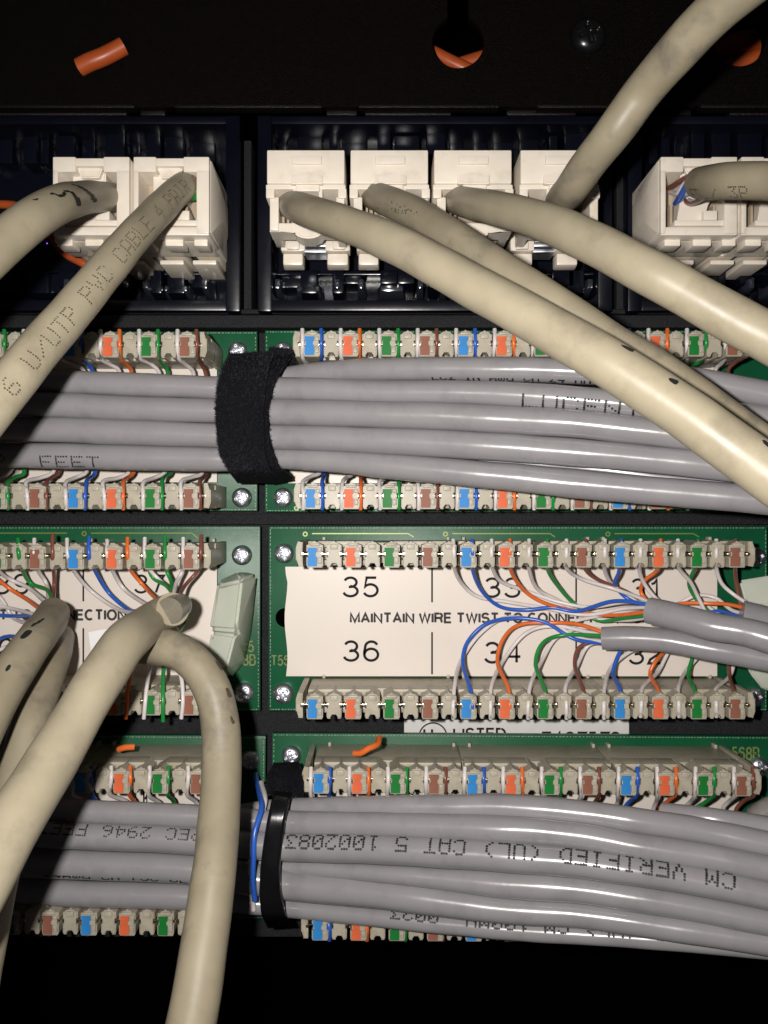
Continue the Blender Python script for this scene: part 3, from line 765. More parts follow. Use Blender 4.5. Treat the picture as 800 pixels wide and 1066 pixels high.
# text runs from lower-left to upper-right: put it on a reversed tube
t2r = Tube([Vector((*c, r)) for c, r in zip(t2.c[::-1], t2.r[::-1])], 13, step=50); t2r.wob = 0.05; t2r.seed = 2
La, _, _ = t2r.near(5, 420); Lb, _, _ = t2r.near(192, 188)
TXT = '6 U/UTP PVC CABLE 4 PAIR 2'
dot_text(b, t2r, TXT, La, (Lb - La) / len(TXT), 11.5, v0=-1.0, dot=0.8, jitter=0.15)
obj('printed_lettering', b, M['ink_brown'], r2, smooth=0)
r5, t5 = big_cable('grimy beige cable from the second middle jack, partly behind its thicker neighbour', [(398, 207, 30), (430, 221, 33), (489, 259, 37), (564, 309, 40), (639, 359, 41.5), (689, 389, 42.5), (788, 461, 44), (880, 530, 47)], m='beige_dirty', pre=[(388, 203, 66)], seed=3)
b = newbm()
for i in range(34):
    x = random.gauss(424, 9); y = 219 + (x - 424) * .4 + random.gauss(3, 2.5)
    p, d_ = t5.px(x, y); disc(b, p, d_, random.uniform(.3, 1.1), 6)
obj('grime_spots', b, M['ink_brown'], r5, smooth=0)
r3, t3 = big_cable('thick beige cable sweeping from the first middle jack to the lower right edge', [(318, 219, 33), (360, 233, 37), (411, 254, 40.5), (460, 280, 43), (514, 310, 45.5), (570, 341, 48), (626, 374, 50.5), (716, 432, 53.5), (786, 483, 56), (880, 548, 59)], pre=[(302, 213, 66)], seed=4)
b = newbm(); stroke(b, t3, [(697, 396), (706, 401)], 3, 6); stroke(b, t3, [(648, 362), (660, 368)], 2, 4); stroke(b, t3, [(792, 459), (800, 466)], 3, 4)
obj('ink_blot', b, M['ink_cable'], r3, smooth=0)
r4, t4 = big_cable('beige cable from the third middle jack crossing to the right edge', [(492, 212, 32), (530, 220, 36), (570, 232, 39.5), (620, 254, 43.5), (668, 280, 46.5), (720, 308, 48), (800, 352, 50), (860, 388, 52), (930, 436, 55)], pre=[(474, 208, 66)], seed=5)
r6, t6 = big_cable('beige cable rising from the fourth middle jack to the top right corner', [(592, 200, 34), (612, 172, 37), (640, 136, 39.5), (668, 98, 41), (700, 60, 44), (735, 22, 47), (775, -14, 50), (850, -70, 56)], m='beige_dirty', pre=[(580, 212, 66)], seed=6)
r7, t7 = big_cable('short beige cable leaving the large right jack to the right edge', [(738, 190, 35), (755, 188.5, 37), (780, 188, 38.5), (810, 189, 40), (860, 194, 44), (930, 205, 50)], m='beige_dirty', pre=[(728.5, 190.5, 160)], seed=7)
b = newbm(); L7, _, _ = t7.near(736, 190); dot_text(b, t7, 'ETL / 3P', L7, 8.2, 10, v0=-9.5, dot=0.8); obj('printed_lettering', b, M['ink_brown'], r7, smooth=0)

d2 = 28.5
r11, t11 = big_cable('beige cable partly hidden behind its grimy neighbour at the left edge', [(57, 682, 34), (46, 712, 37), (33, 752, 40), (20, 800, 42), (8, 860, 45), (-8, 930, 48), (-25, 1010, 52), (-40, 1090, 56)], d=d2, m='beige_dirty', pre=[(62, 664, 60)], seed=8)
r10, t10 = big_cable('grimy beige cable with ink marks ending in coloured wires at the left edge', [(52, 646, 35), (39, 664, 39), (22, 688, 42), (0, 722, 45), (-25, 770, 49), (-60, 840, 54), (-105, 920, 60)], d=d2, m='beige_dirty', pre=[(56, 638, 110)], seed=9)
b = newbm(); stroke(b, t10, [(25, 664), (36, 659)], 3.5, 2); stroke(b, t10, [(16, 676), (24, 668)], 6, 6); stroke(b, t10, [(0, 710), (4, 703)], 4, 3)
obj('ink_blot', b, M['ink_cable'], r10, smooth=0)
r8, t8 = big_cable('thick beige cable bending from the middle row down to the lower left edge', [(162, 644, 38), (132, 668, 45), (104, 708, 49), (76, 756, 52), (46, 806, 56), (14, 858, 61), (-14, 906, 65), (-50, 970, 70), (-100, 1060, 78)], d=29.5, m='beige', pre=[(180, 634, 164)], seed=10)
b = newbm(); Tube([Vector((*U(x, y, h), r)) for x, y, h, r in ((189, 629.5, 140, 9), (187, 630.5, 147, 11.2), (182, 633, 160, 11.6), (177, 636, 170, 11.6))], 13, step=4, seg=28).mesh(b)
obj('inner_sleeve', b, M['sleeve'], r8, smooth=60)
r9, t9 = big_cable('beige cable looping over and hanging straight down to the bottom edge', [(168, 674, 38), (188, 679, 38.5), (208, 696, 39), (222, 720, 39.5), (229, 750, 40), (231, 790, 41), (229, 840, 43), (224, 900, 46), (216, 960, 48.5), (204, 1040, 52), (190, 1120, 56)], d=d2, m='beige_dirty', pre=[(146, 674, 140)], seed=11)
b = newbm(); stroke(b, t9, [(236, 718), (240, 728)], 3, 5); stroke(b, t9, [(226, 690), (233, 700)], 2, 4); stroke(b, t9, [(240, 748), (243, 756)], 2, 4)
obj('ink_blot', b, M['ink_brown'], r9, smooth=0)
# wires of the beige cables (middle row left board)
F = 92
for c, p in (('white', [(70, 561, 84), (71, 579, F), (78, 594, 60), (95, 615, 34), (122, 634, 50), (150, 640, 110)]),
             ('blue', [(93, 559, 84), (93, 579, F), (99, 596, 60), (115, 618, 38), (135, 636, 60), (158, 640, 110)]),
             ('white', [(112, 563, 84), (112, 579, F), (118, 595, 56), (130, 614, 38), (150, 628, 70), (168, 636, 110)]),
             ('orange', [(133, 560, 84), (133, 579, F), (137, 594, 60), (150, 610, 48), (164, 624, 80), (174, 634, 115)]),
             ('white', [(151, 560, 84), (151, 579, F), (155, 592, 66), (166, 604, 60), (180, 616, 80), (183, 628, 110)]),
             ('green', [(172, 559, 84), (172, 579, F), (174, 594, 66), (179, 606, 70), (180, 620, 100)]),
             ('green', [(154, 590, 64), (160, 602, 58), (172, 610, 70), (180, 618, 90)]),
             ('white', [(191, 560, 84), (191, 579, F), (190, 594, 66), (184, 606, 74), (180, 622, 104)]),
             ('brown', [(210, 557, 84), (209, 579, F), (205, 594, 66), (194, 608, 70), (186, 622, 104)])):
    wire(r8, c, p)
for c, p in (('orange', [(140, 690, 70), (135, 708, 84), (132, 730, 96), (131, 748, 92)]), ('white', [(158, 690, 70), (154, 708, 86), (152, 730, 96), (150, 748, 93)]),
             ('green', [(171, 688, 70), (170, 708, 86), (170, 730, 96), (170, 751, 93)]), ('white', [(182, 690, 70), (189, 706, 86), (191, 728, 96), (189, 748, 93)]),
             ('white', [(172, 650, 60), (185, 656, 50), (175, 668, 60), (150, 676, 80)]), ('green', [(186, 622, 60), (194, 636, 40), (192, 650, 30), (180, 664, 60)])):
    wire(r9, c, p)
for c, p in (('green', [(19, 561, 84), (20, 579, F), (24, 596, 60), (34, 608, 42), (50, 615, 60), (56, 628, 90)]), ('white', [(36, 561, 84), (36, 579, F), (41, 594, 60), (48, 608, 48), (51, 630, 90)]),
             ('brown', [(55, 556, 84), (55, 579, F), (57, 600, 60), (56, 614, 60), (55, 632, 100)]), ('green', [(30, 610, 36), (42, 622, 44), (52, 632, 80)]),
             ('orange', [(-22, 579, F), (-10, 596, 50), (10, 612, 32), (28, 624, 40), (44, 636, 70)]), ('white', [(-8, 579, F), (0, 595, 60), (12, 604, 38), (30, 612, 44), (50, 628, 80)]),
             ('blue', [(-45, 640, 20), (-10, 640, 18), (15, 642, 24), (40, 640, 60)]), ('white', [(-20, 600, 40), (2, 624, 20), (14, 644, 20), (36, 650, 60)]),
             ('white', [(-40, 628, 24), (-8, 630, 20), (14, 633, 26), (38, 640, 60)]), ('green', [(58, 624, 40), (65, 634, 60), (60, 646, 90)])):
    wire(r10, c, p)
for c, p in (('blue', [(-40, 690, 20), (-10, 672, 18), (10, 662, 24), (40, 668, 60)]), ('white', [(-40, 700, 30), (-10, 682, 24), (12, 672, 24), (46, 668, 60)]), ('orange', [(-12, 735, F), (-8, 712, 60), (4, 690, 30), (20, 672, 30), (50, 670, 60)])):
    wire(r11, c, p)
# paper flap under the thick cable
bm = newbm(); iprism(bm, [(92, 658), (126, 652), (160, 648), (165, 672), (130, 700), (97, 690), (94, 672)], 40, 41.5, 0.3)
tag(obj('tape_flap', bm, M['tape']), 'bright white flap of tape under the thick beige cable on the middle left paper strip', 'tape')

# ------------------------------------------------------------------ grey cables
def grey_cable(label, pts, group, texts=(), seed=0, cap=False):
    q = []
    for x, y, w, h in pts:
        if 'bundled' in group: h += 0.20 * max(0, x - 300)
        q.append(Vector((*U(x, y, h), w * k_of(h) / 2)))
    for i_, p_ in enumerate(q):
        f_ = noise.noise_vector(Vector((i_ * 1.7, seed * 3.3, 0))); p_.y += f_.y * 0.9; p_.z += f_.z * 3
    root = thing('grey_cable', label, 'cable', q[0][:3], group)
    t = Tube(q, 12, step=7, seg=26); b = newbm(); t.mesh(b, 0.06, seed=seed)
    obj('jacket', b, M['grey'], root, smooth=60)
    if texts:
        b = newbm()
        for (txt, px, py, pitch, hgt, v0, flip, kw) in texts:
            L, _, _ = t.near(px, py); dot_text(b, t, txt, L, pitch, hgt, v0, flip, **kw)
        obj('printed_lettering', b, M['ink_cable'], root, smooth=0)
    return root, t
G1 = 'grey cables bundled across the top row'
def gp(lst, h): return [(x, y, w, h if len(rest) == 0 else rest[0]) for x, y, w, *rest in lst]
ga = []
ga.append(grey_cable('uppermost grey cable of the top row bundle, starting at the fuzzy strap', gp([(255, 398, 18, 70), (300, 391, 20, 72), (340, 387, 22, 76), (400, 384.5, 24), (500, 384, 26), (600, 387, 27), (700, 393, 27), (800, 410, 28), (900, 430, 28)], 84), G1,
    [('EC2 IN AWG CM 24 MHZ 0012 E', 452, 396, 7.5, 8, -7.5, False, {'dot': .95, 'rows': (4, 7)})], seed=1))
ga.append(grey_cable('second grey cable from the top in the top row bundle, printed LUCENT', gp([(-130, 399, 23), (40, 397, 24), (130, 400, 25), (228, 403, 24), (285, 404, 25), (400, 408, 25), (500, 409, 26), (600, 416, 28), (700, 426, 28), (800, 437, 28), (900, 452, 28)], 96), G1,
    [('LUCENT', 546, 417, 17.5, 11, -4.5, False, {'dot': 1.2})], seed=2))
ga.append(grey_cable('third grey cable from the top in the top row bundle', gp([(-130, 423, 25), (40, 421, 26), (130, 425, 26), (228, 428, 25), (285, 429, 27), (400, 432, 28), (500, 435, 29), (600, 441, 30), (700, 452, 29), (800, 466, 29), (900, 484, 29)], 102), G1, seed=3))
ga.append(grey_cable('fourth grey cable from the top in the top row bundle', gp([(-130, 448, 25), (40, 447, 26), (130, 450, 27), (228, 453, 25), (285, 455, 26), (400, 459, 28), (500, 464, 29), (600, 471, 29), (700, 480, 29), (800, 493, 29), (900, 508, 29)], 98), G1, seed=4))
ga.append(grey_cable('lowest grey cable of the top row bundle, printed FEET at left', gp([(-130, 473, 25), (40, 474, 27), (130, 476.5, 27), (228, 478, 25), (285, 477, 22), (340, 479, 24), (400, 485, 27), (500, 494, 29), (600, 503, 30), (700, 512, 30), (800, 521, 31), (900, 530, 31)], 90), G1,
    [('3R  FEET', -17, 480, 14.5, 10, -5.5, False, {'dot': 1.0})], seed=5))
ga.append(grey_cable('deep grey cable showing in the gap low in the top row bundle', gp([(500, 478, 24), (600, 486, 24), (700, 498, 24), (800, 508, 24), (900, 520, 24)], 66), G1, seed=6))
G3 = 'grey cables bundled across the bottom row'
gb = []
gb.append(grey_cable('uppermost grey cable of the bottom row bundle', gp([(250, 846, 18, 70), (300, 841, 19, 78), (400, 839, 22), (520, 840, 27), (600, 846, 27), (660, 854, 27), (730, 866, 27), (800, 879, 27), (900, 898, 27)], 86), G3, seed=11))
gb.append(grey_cable('second grey cable from the top of the bottom row bundle', gp([(-130, 834, 23), (20, 840, 24), (85, 844, 24), (200, 850, 24), (300, 857, 25), (400, 859, 25), (520, 863, 27), (600, 870, 27), (660, 880, 27), (730, 891, 27), (800, 904, 27), (900, 924, 27)], 100), G3, seed=12))
gb.append(grey_cable('third grey cable of the bottom row bundle, carrying upside down dot lettering', gp([(-130, 860, 26), (20, 866, 27), (85, 869.5, 27), (200, 876, 28), (300, 881, 29), (400, 884, 30), (520, 891, 31), (600, 898, 30), (660, 906, 29), (730, 918, 29), (800, 932, 29), (900, 952, 29)], 108), G3,
    [('CM VERIFIED (UL) CAT 5 1002083', 297, 868, 12.9, 12.5, 5.5, True, {'dot': 1.25}), ('SPEC 2946 FEET', 40, 862, 11.6, 10, 5.5, True, {'dot': .95})], seed=13))
gb.append(grey_cable('fourth grey cable of the bottom row bundle, thin at the strap', gp([(262, 902, 14, 86), (300, 903, 16, 92), (400, 909, 19), (460, 914, 22), (520, 920, 27), (600, 926, 28), (660, 934, 28), (730, 946, 28), (800, 961, 28), (900, 982, 28)], 100), G3, seed=14))
gb.append(grey_cable('fifth grey cable of the bottom row bundle, swollen and glossy beside the strap', gp([(-130, 892, 28), (20, 897, 29), (85, 900, 30), (200, 906, 30), (300, 921, 31), (400, 931, 31), (520, 946, 28), (600, 953, 27), (660, 960, 27), (730, 971, 27), (800, 982, 27), (900, 998, 27)], 98), G3,
    [('24AWG CM 75C UL 4PR', 50, 913, 9, 6, -11.0, False, {'dot': .95, 'rows': (4, 7)})], seed=15))
gb.append(grey_cable('lowest grey cable of the bottom row bundle with a line of print on its top', gp([(-130, 922, 22), (20, 927, 25), (85, 930, 26), (200, 934, 26), (300, 945, 20), (400, 955, 20), (520, 967, 20), (600, 972, 20), (660, 977, 19), (730, 983, 19), (800, 989, 19), (900, 998, 19)], 84), G3,
    [('4PR 24AWG 75C (UL) CM 100MHZ 0023', 405, 955, 11.6, 9, 4.8, True, {'dot': 1.15})], seed=16))
gb.append(grey_cable('grey cable tucked under the right end of the bottom row bundle top', gp([(690, 846, 20, 60), (740, 852, 22), (800, 862, 24), (900, 880, 24)], 70), G3, seed=17))
G2 = 'grey cables ending in coloured wires on the middle row'
gA, tA = grey_cable('grey cable ending in wires just left of the number 31, uppermost of the crossing pair', [(676, 636, 28, 100), (700, 641, 29, 112), (740, 651, 30, 130), (770, 657, 30, 142), (800, 665, 31, 152), (900, 695, 33, 180)], G2, seed=21)
gB, tB = grey_cable('grey cable ending lowest and farthest left, below the word CONNECTION', [(627, 664, 24, 60), (660, 664, 25, 70), (700, 668, 25, 84), (740, 675, 26, 96), (800, 686, 27, 112), (900, 706, 28, 140)], G2, seed=22)
gC, tC = grey_cable('short grey cable end at the right edge beside the brown and white wires', [(772, 639, 30, 76), (800, 646, 30, 80), (900, 672, 30, 90)], G2, seed=23)
L0 = 14
top33 = [('white', [(472, 562, 84), (473, 577, F), (474, 592, 66), (481, 608, 36), (497, 622, 24), (530, 627, 24), (570, 634, 24), (610, 640, 34), (650, 634, 60), (680, 632, 96)]),
    ('blue', [(492, 562, 84), (492, 577, F), (493, 594, 66), (502, 616, 38), (520, 631, 26), (545, 635, 24), (575, 632, 32), (602, 636, 40), (640, 626, 70), (680, 630, 98)]),
    ('white', [(512, 562, 84), (512, 577, F), (512, 590, 66), (522, 606, 40), (548, 615, 26), (580, 626, 28), (615, 633, 40), (650, 628, 64), (680, 628, 98)]),
    ('orange', [(531, 562, 84), (531, 577, F), (533, 596, 62), (547, 617, 40), (570, 628, 36), (604, 637, 26), (640, 640, 50), (680, 636, 92)]),
    ('white', [(551, 562, 84), (551, 577, F), (551, 592, 66), (560, 612, 34), (580, 624, 22), (615, 642, 22), (650, 646, 50), (680, 642, 90)]),
    ('green', [(570, 562, 84), (570, 577, F), (571, 594, 66), (582, 612, 42), (598, 629, 28), (622, 646, 26), (650, 643, 56), (680, 640, 94)]),
    ('white', [(590, 562, 84), (590, 577, F), (589, 592, 70), (606, 602, 50), (640, 613, 50), (665, 622, 76), (682, 630, 98)]),
    ('brown', [(610, 562, 84), (610, 577, F), (609, 592, 68), (622, 602, 48), (646, 613, 46), (668, 624, 72), (682, 632, 96)])]
for c, p in top33: wire(gA, c, p)
wire(gA, 'white', [(600, 646, 20), (630, 640, 40), (655, 638, 56), (680, 638, 96)])
bot34 = [('white', [(472, 748, 86), (472, 735, F), (474, 712, 76), (480, 688, 34), (500, 660, 22), (525, 643, 18), (560, 645, 20), (600, 656, 34), (632, 662, 58)]),
    ('blue', [(492, 748, 86), (492, 735, F), (490, 716, 80), (483, 692, 50), (487, 668, 34), (505, 650, 30), (535, 644, 28), (568, 648, 32), (598, 664, 36), (632, 670, 56)]),
    ('white', [(511, 748, 86), (511, 735, F), (512, 712, 74), (524, 686, 30), (548, 660, 22), (575, 652, 24), (605, 664, 36), (632, 668, 58)]),
    ('orange', [(531, 748, 86), (531, 735, F), (528, 716, 80), (518, 690, 50), (524, 666, 38), (542, 650, 28), (580, 648, 34), (605, 651, 44), (632, 660, 58)]),
    ('white', [(550, 748, 86), (550, 735, F), (552, 712, 74), (564, 688, 34), (580, 664, 22), (606, 654, 30), (632, 657, 56)]),
    ('green', [(570, 748, 86), (570, 735, F), (567, 716, 80), (557, 692, 50), (565, 670, 38), (588, 661, 34), (632, 662, 60)]),
    ('white', [(590, 748, 86), (590, 735, F), (590, 714, 76), (600, 694, 38), (613, 672, 26), (634, 668, 52)]),
    ('brown', [(610, 748, 86), (609, 735, F), (606, 716, 78), (598, 694, 44), (602, 676, 34), (616, 668, 32), (634, 666, 52)]),
    ('white', [(629, 748, 86), (629, 735, F), (629, 716, 74), (637, 696, 40), (656, 678, 26), (680, 670, 30)]),
    ('blue', [(648, 748, 86), (648, 735, F), (645, 716, 80), (639, 702, 50), (643, 682, 36), (655, 665, 30)]),
    ('orange', [(688, 746, 86), (688, 733, F), (685, 718, 80), (677, 702, 50), (681, 690, 46), (694, 676, 34)]),
    ('white', [(667, 746, 86), (668, 733, F), (669, 716, 74), (684, 700, 36), (694, 682, 28), (702, 668, 28)]),
    ('green', [(727, 746, 86), (727, 733, F), (724, 718, 80), (717, 702, 50), (720, 684, 36), (724, 668, 30)]),
    ('white', [(707, 746, 86), (707, 733, F), (706, 716, 74), (714, 700, 40), (726, 684, 30), (738, 670, 28)]),
    ('brown', [(766, 746, 86), (765, 733, F), (763, 718, 80), (760, 704, 50), (758, 688, 36), (766, 674, 30)]),
    ('white', [(746, 746, 86), (746, 733, F), (746, 718, 76), (758, 706, 46), (764, 694, 36), (764, 676, 30)])]
for i, (c, p) in enumerate(bot34): wire(gB, c, p)
top31 = [('white', [(630, 562, 84), (630, 577, F), (630, 594, 62), (638, 609, 36), (654, 620, 34), (680, 632, 60)]),
    ('blue', [(647, 562, 84), (647, 577, F), (644, 596, 64), (641, 607, 46), (650, 620, 40), (670, 632, 50)]),
    ('orange', [(688, 562, 84), (688, 577, F), (685, 594, 66), (671, 605, 50), (668, 616, 40), (680, 632, 50)]),
    ('white', [(667, 562, 84), (667, 577, F), (666, 594, 66), (670, 608, 52), (682, 622, 50), (700, 636, 40)]),
    ('green', [(727, 562, 84), (727, 577, F), (723, 594, 66), (718, 608, 46), (726, 624, 36), (744, 642, 36)]),
    ('white', [(706, 562, 84), (706, 577, F), (707, 592, 70), (719, 606, 56), (726, 620, 48), (734, 636, 44)]),
    ('white', [(746, 562, 84), (746, 577, F), (746, 592, 74), (752, 607, 66), (763, 619, 66), (778, 628, 76)]),
    ('brown', [(766, 562, 84), (766, 577, F), (766, 592, 66), (766, 608, 50), (772, 634, 50)]),
    ('orange', [(690, 632, 34), (712, 628, 34), (740, 629, 42), (760, 630, 56), (780, 634, 76)]),
    ('white', [(700, 632, 26), (725, 620, 30), (745, 622, 34), (762, 634, 50), (780, 640, 76)]),
    ('blue', [(730, 640, 26), (748, 636, 34), (764, 640, 52), (780, 642, 74)]),
    ('white', [(738, 632, 26), (752, 642, 38), (766, 646, 54), (780, 646, 74)])]
for c, p in top31: wire(gC, c, p)

# wires from the bundles to their blocks
def stubs(cables, m0, n, yc, ytar, down, seed, skip=(), dx=0.0, order=None):
    rnd = random.Random(seed); sg = 1 if down else -1
    for i in range(n):
        root = cables[(i // 4) % len(cables)]
        for j, col in enumerate(('white', COLS[i % 4])):
            if (i, j) in skip: continue
            x = m0 + i * 40.04 + (-7 if j == 0 else 12.6)
            x2 = 400 + (x - 400) * 0.955 + (rnd.uniform(4, 13) if j == 0 else rnd.uniform(-4, 1)) + dx
            wire(root, col, [(x, yc - sg * 14, 84), (x + rnd.uniform(-.4, .4), yc, 91), (x + rnd.uniform(-.6, .6), yc + sg * 14, 80), ((x + x2) / 2, (yc + sg * 14 + ytar) / 2, 60), (x2, ytar, 48), (x2 + rnd.uniform(-4, 4), ytar + sg * 14, 40)], r=2.05)
rt = [g[0] for g in ga]; rb = [g[0] for g in gb]
stubs([rt[0], rt[1], rt[2]], 322, 12, 357, 384, True, 1)
stubs([rt[4], rt[3], rt[2]], 323, 12, 516, 492, False, 2)
stubs([rt[1]], 72, 4, 358, 386, True, 3); stubs([rt[4]], 76, 4, 516, 492, False, 4); stubs([rt[4]], 76 - B_M, 4, 516, 492, False, 5)
stubs([rt[1]], 72 - B_M, 4, 358, 386, True, 6)
stubs([rb[0], rb[1], rb[2]], 331, 12, 813, 842, True, 7)
stubs([rb[1]], 83, 4, 812, 842, True, 8)
for i, x in enumerate((343, 382, 422, 461)):
    wire(rb[4], COLS[i], [(x, 978, 82), (x, 966, 90), (x - 1, 952, 80), (x - 3, 938, 60)], r=2.5)
# ------------------------------------------------------------------ straps
def band(left, right, h_mid, drop, th, n=30, exp=2.2):
    """strap wrapped over a bundle; left/right: list of (px,py) edges top->bottom"""
    def samp(lst, f):
        f *= len(lst) - 1; i = min(int(f), len(lst) - 2); t = f - i
        return (lst[i][0] * (1 - t) + lst[i + 1][0] * t, lst[i][1] * (1 - t) + lst[i + 1][1] * t)
    rows = []
    for i in range(n + 1):
        f = i / n; s = abs(2 * f - 1)
        h = h_mid - drop * s ** (exp * 2)
        a = samp(left, f); b = samp(right, f)
        rows.append((a, b, h))
    return rows
def band_mesh(bm, rows, th, nx=10, rough=0.0):
    g = {}
    for i, (a, b, h) in enumerate(rows):
        for j in range(nx + 1):
            t = j / nx
            x = a[0] + (b[0] - a[0]) * t; y = a[1] + (b[1] - a[1]) * t
            o = rough * noise.noise(Vector((x * .09, y * .09, 0))) if rough else 0
            p = U(x, y, h + o - (2.0 if j in (0, nx) else 0))
            g[0, i, j] = bm.verts.new(p)
            q = U(x, y, h); q.z -= th; q.y += (-th * .5 if i > len(rows) * .8 else (th * .5 * -1 if False else 0))
            g[1, i, j] = bm.verts.new(q)
    n = len(rows) - 1
    for i in range(n):
        for j in range(nx):
            bm.faces.new((g[0, i, j], g[0, i + 1, j], g[0, i + 1, j + 1], g[0, i, j + 1])); bm.faces.new((g[1, i, j], g[1, i, j + 1], g[1, i + 1, j + 1], g[1, i + 1, j]))
    for i in range(n):
        bm.faces.new((g[0, i, 0], g[1, i, 0], g[1, i + 1, 0], g[0, i + 1, 0])); bm.faces.new((g[0, i, nx], g[0, i + 1, nx], g[1, i + 1, nx], g[1, i, nx]))
    for j in range(nx):
        bm.faces.new((g[0, 0, j], g[0, 0, j + 1], g[1, 0, j + 1], g[1, 0, j])); bm.faces.new((g[0, n, j], g[1, n, j], g[1, n, j + 1], g[0, n, j + 1]))
    return g
def fuzz(root, rows_list, count, L=3.2):
    b = newbm(); rnd = random.Random(3)
    for _ in range(count):
        rows = rnd.choice(rows_list); f = rnd.random() * (len(rows) - 1.001); i = int(f); t = f - i
        A = rows[i]; B = rows[i + 1]; u = rnd.random() ** 1.0
        if rnd.random() < .12: u = rnd.choice((0, 1))
        a = (A[0][0] * (1 - t) + B[0][0] * t, A[0][1] * (1 - t) + B[0][1] * t); c = (A[1][0] * (1 - t) + B[1][0] * t, A[1][1] * (1 - t) + B[1][1] * t)
        p = U(a[0] + (c[0] - a[0]) * u, a[1] + (c[1] - a[1]) * u, A[2] * (1 - t) + B[2] * t)
        ey = (f / (len(rows) - 1) - .5) * -2
        d = Vector((rnd.gauss(0, .7) + (u - .5) * 1.4, rnd.gauss(0, .7) + ey * 1.2, rnd.uniform(.3, 1))).normalized()
        e = Vector((rnd.gauss(0, 1), rnd.gauss(0, 1), rnd.uniform(-.6, .6))).normalized(); w = d.cross(Vector((.3, .5, .8))).normalized() * .17
        l = L * rnd.uniform(.3, 1); m1 = p + d * l * .6; m2 = m1 + (e * .6 + d * .3) * l * .7
        v = [b.verts.new(q) for q in (p - w, p + w, m1 + w, m1 - w, m2)]
        b.faces.new((v[0], v[1], v[2], v[3])); b.faces.new((v[3], v[2], v[4]))
    obj('fuzz', b, M['fuzz'], root, smooth=0)['kind'] = 'stuff'
root = thing('hook_and_loop_strap', 'fuzzy black hook and loop strap wrapped around the top row grey cables', 'cable strap', U(256, 440, 90))
ra = band([(240, 368), (232, 385), (227, 400), (225, 425), (226, 450), (229, 472), (237, 486), (246, 498)], [(286, 366), (279, 383), (276, 400), (274, 425), (274, 450), (275, 472), (279, 486), (288, 498)], 122, 60, 9)
rb_ = band([(262, 366), (264, 382), (262, 400), (262, 425), (262, 450), (263, 470), (270, 484), (282, 499)], [(308, 366), (292, 388), (284, 404), (280, 425), (280, 450), (284, 470), (290, 484), (304, 495)], 115, 58, 9)
b = newbm(); band_mesh(b, rb_, 9, rough=2); obj('under_layer', b, M['velcro'], root)
b = newbm(); band_mesh(b, ra, 9, rough=2.5); obj('outer_layer', b, M['velcro'], root)
tabr = [((282, 362), (306, 364), 66), ((281, 372), (307, 375), 68), ((284, 387), (308, 388), 66)]
b = newbm(); band_mesh(b, tabr, 6, rough=1); obj('strap_tab', b, M['velcro'], root)
fuzz(root, [ra, ra, ra, rb_, tabr], 19000, 3.6)
root = thing('cable_strap', 'smooth glossy black strap around the bottom row grey bundle', 'cable strap', U(280, 890, 90))
rs = band([(289, 812), (283, 832), (278, 855), (274, 880), (271, 905), (270, 930), (272, 952), (279, 966)], [(306, 818), (302, 832), (297, 855), (294, 880), (291, 905), (292, 930), (297, 952), (306, 964)], 126, 62, 7)
b = newbm(); band_mesh(b, rs, 7, rough=.4); obj('band', b, M['blackgloss'], root, smooth=60)
rk = [((284, 797), (310, 796), 66), ((279, 806), (315, 804), 88), ((277, 818), (316, 818), 100), ((279, 828), (316, 830), 92)]
b = newbm(); band_mesh(b, rk, 10, rough=2); obj('buckle_pad', b, M['velcro'], root)
fuzz(root, [rk], 900, 1.6)
# loose hanging wires beside the strap
root = thing('loose_wire_pair', 'loose blue and white wires hanging left of the glossy black strap', 'wire', U(266, 940, 60))
wire(root, 'blue', [(266, 806, 20), (270, 824, 70), (272, 842, 104), (266, 868, 118), (263.5, 892, 120), (264, 915, 118), (265.5, 937, 108)], r=2.7)
wire(root, 'white', [(272, 815, 50), (276, 834, 90), (268, 860, 104), (261, 885, 106), (261.5, 915, 104), (264, 947, 94)], r=2.6)
# orange snips
for lab, pts in (('orange wire snip lying on the wiring block right of the glossy strap buckle', [(369, 784, 84), (376, 784, 88), (384, 779, 90), (393, 775, 84), (395, 768, 72)]),
                 ('orange wire snip lying on the bottom left wiring block', [(124, 780, 84), (131, 778, 88), (140, 777.5, 86)])):
    simple_cable('wire_snip', pts, 2.9, M['orange_w'], lab, 'wire scrap', seg=10, wob=0)
# ------------------------------------------------------------------ plastic clips
def clip(label, off, mirror=False):
    f = (lambda x: x) if not mirror else (lambda x: 2 * off - x)
    root = thing('plastic_clip', label, 'clip', U(f(243), 700, 0))
    b = newbm()
    hull(b, [U(f(226), 610, 44), U(f(252), 604, 60), U(f(246), 657, 60), U(f(219), 655, 42), U(f(250), 594, 26), U(f(268), 598, 20), U(f(266), 600, 0), U(f(258), 680, 0), U(f(228), 604, 0), U(f(218), 655, 0), U(f(262), 660, 10)], 3.2)
    hull(b, [U(f(220), 658, 44), U(f(245), 661, 59), U(f(235), 700, 54), U(f(214), 693, 40), U(f(262), 650, 10), U(f(256), 688, 6), U(f(241), 706, 12), U(f(216), 690, 0), U(f(222), 658, 0), U(f(254), 690, 0)], 3.2)
    hull(b, [U(f(240), 608, 40), U(f(248), 606, 52), U(f(244), 690, 40), U(f(226), 690, 36), U(f(244), 640, 55), U(f(224), 640, 38), U(f(230), 690, 2), U(f(250), 660, 2)], 1)
    obj('clip_body', b, M['clearplastic'], root)
clip('milky translucent plastic clip on the middle row left board', 0)
root = thing('plastic_clip', 'milky plastic clip at the right edge above and below the grey cables', 'clip', U(790, 700, 0))
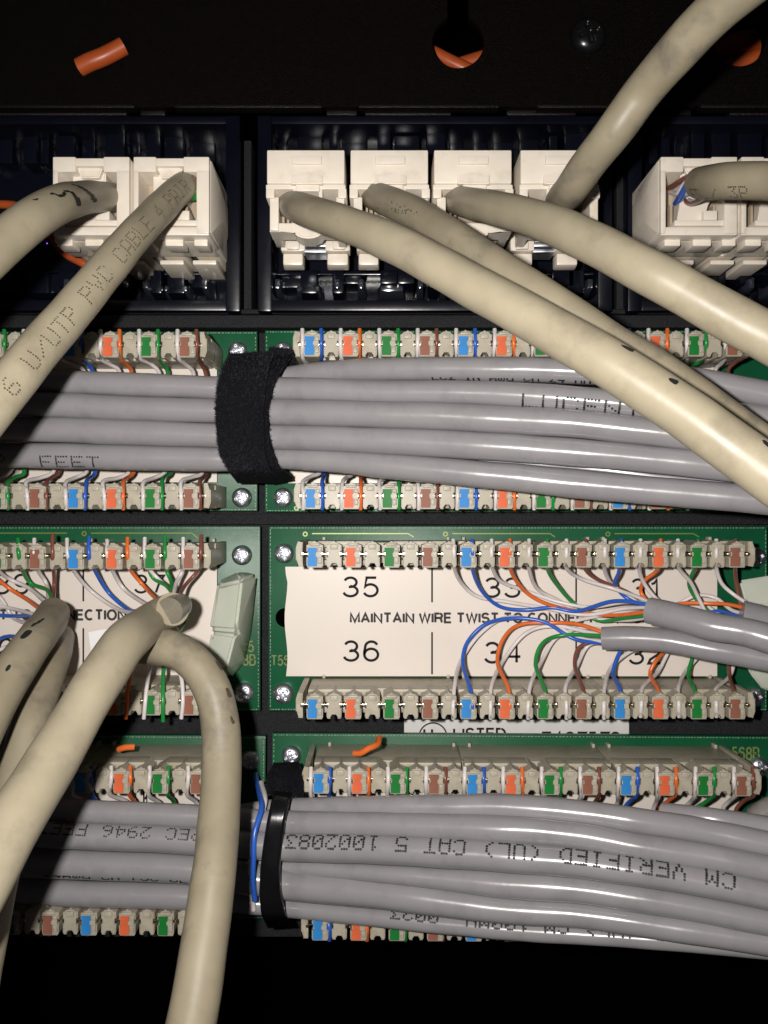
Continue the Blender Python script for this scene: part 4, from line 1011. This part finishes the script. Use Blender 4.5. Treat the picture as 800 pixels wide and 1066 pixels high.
b = newbm(); hull(b, [U(770, 604, 40), U(820, 596, 40), U(830, 600, 0), U(768, 610, 0), U(778, 632, 50), U(830, 628, 50), U(830, 640, 0), U(770, 640, 0)], 2)
hull(b, [U(772, 676, 40), U(830, 690, 40), U(830, 722, 30), U(795, 718, 36), U(780, 700, 42), U(772, 680, 0), U(830, 724, 0), U(790, 716, 0)], 2)
hull(b, [U(785, 630, 10), U(830, 630, 10), U(785, 690, 10), U(830, 690, 10), U(785, 630, 0), U(830, 630, 0), U(785, 690, 0), U(830, 690, 0)], 1)
obj('clip_body', b, M['clearplastic'], root)
# dark sleeve at right end of the bottom row
simple_cable('cable_sleeve', [(788, 852, 66), (800, 844, 72), (830, 832, 80), (880, 820, 90)], 12, M['rubber'], 'brown grey sleeve at the right end of the bottom row above the bundle', 'sleeve', wob=0.04)

# ------------------------------------------------------------------ camera, light, world
cam_d = bpy.data.cameras.new('camera'); cam = bpy.data.objects.new('camera', cam_d); COL.objects.link(cam)
cam.location = W((0, 0, D)); cam.rotation_euler = (math.pi / 2, 0, 0)
cam_d.sensor_fit = 'VERTICAL'; cam_d.sensor_height = 24; cam_d.lens = 12 / (533 / D)
cam_d.clip_start = 0.005; cam_d.clip_end = 5
sc.camera = cam
ld = bpy.data.lights.new('phone_flash', 'AREA'); ld.shape = 'DISK'; ld.size = 0.0042; ld.energy = 0.34; ld.color = (1.0, 0.95, 0.90)
lo = bpy.data.objects.new('phone_flash', ld); COL.objects.link(lo)
lo.location = W((-62, 26, D + 4)); 
tgt = W((10, 10, 0)); dirv = (tgt - lo.location).normalized(); lo.rotation_euler = dirv.to_track_quat('-Z', 'Y').to_euler()
w = bpy.data.worlds.new('World'); sc.world = w; w.use_nodes = True
bg = w.node_tree.nodes['Background']; bg.inputs['Color'].default_value = (0.9, 0.85, 1.0, 1); bg.inputs['Strength'].default_value = 0.012
vs = sc.view_settings; vs.view_transform = 'Standard'; vs.look = 'None'; vs.exposure = 0; vs.gamma = 1
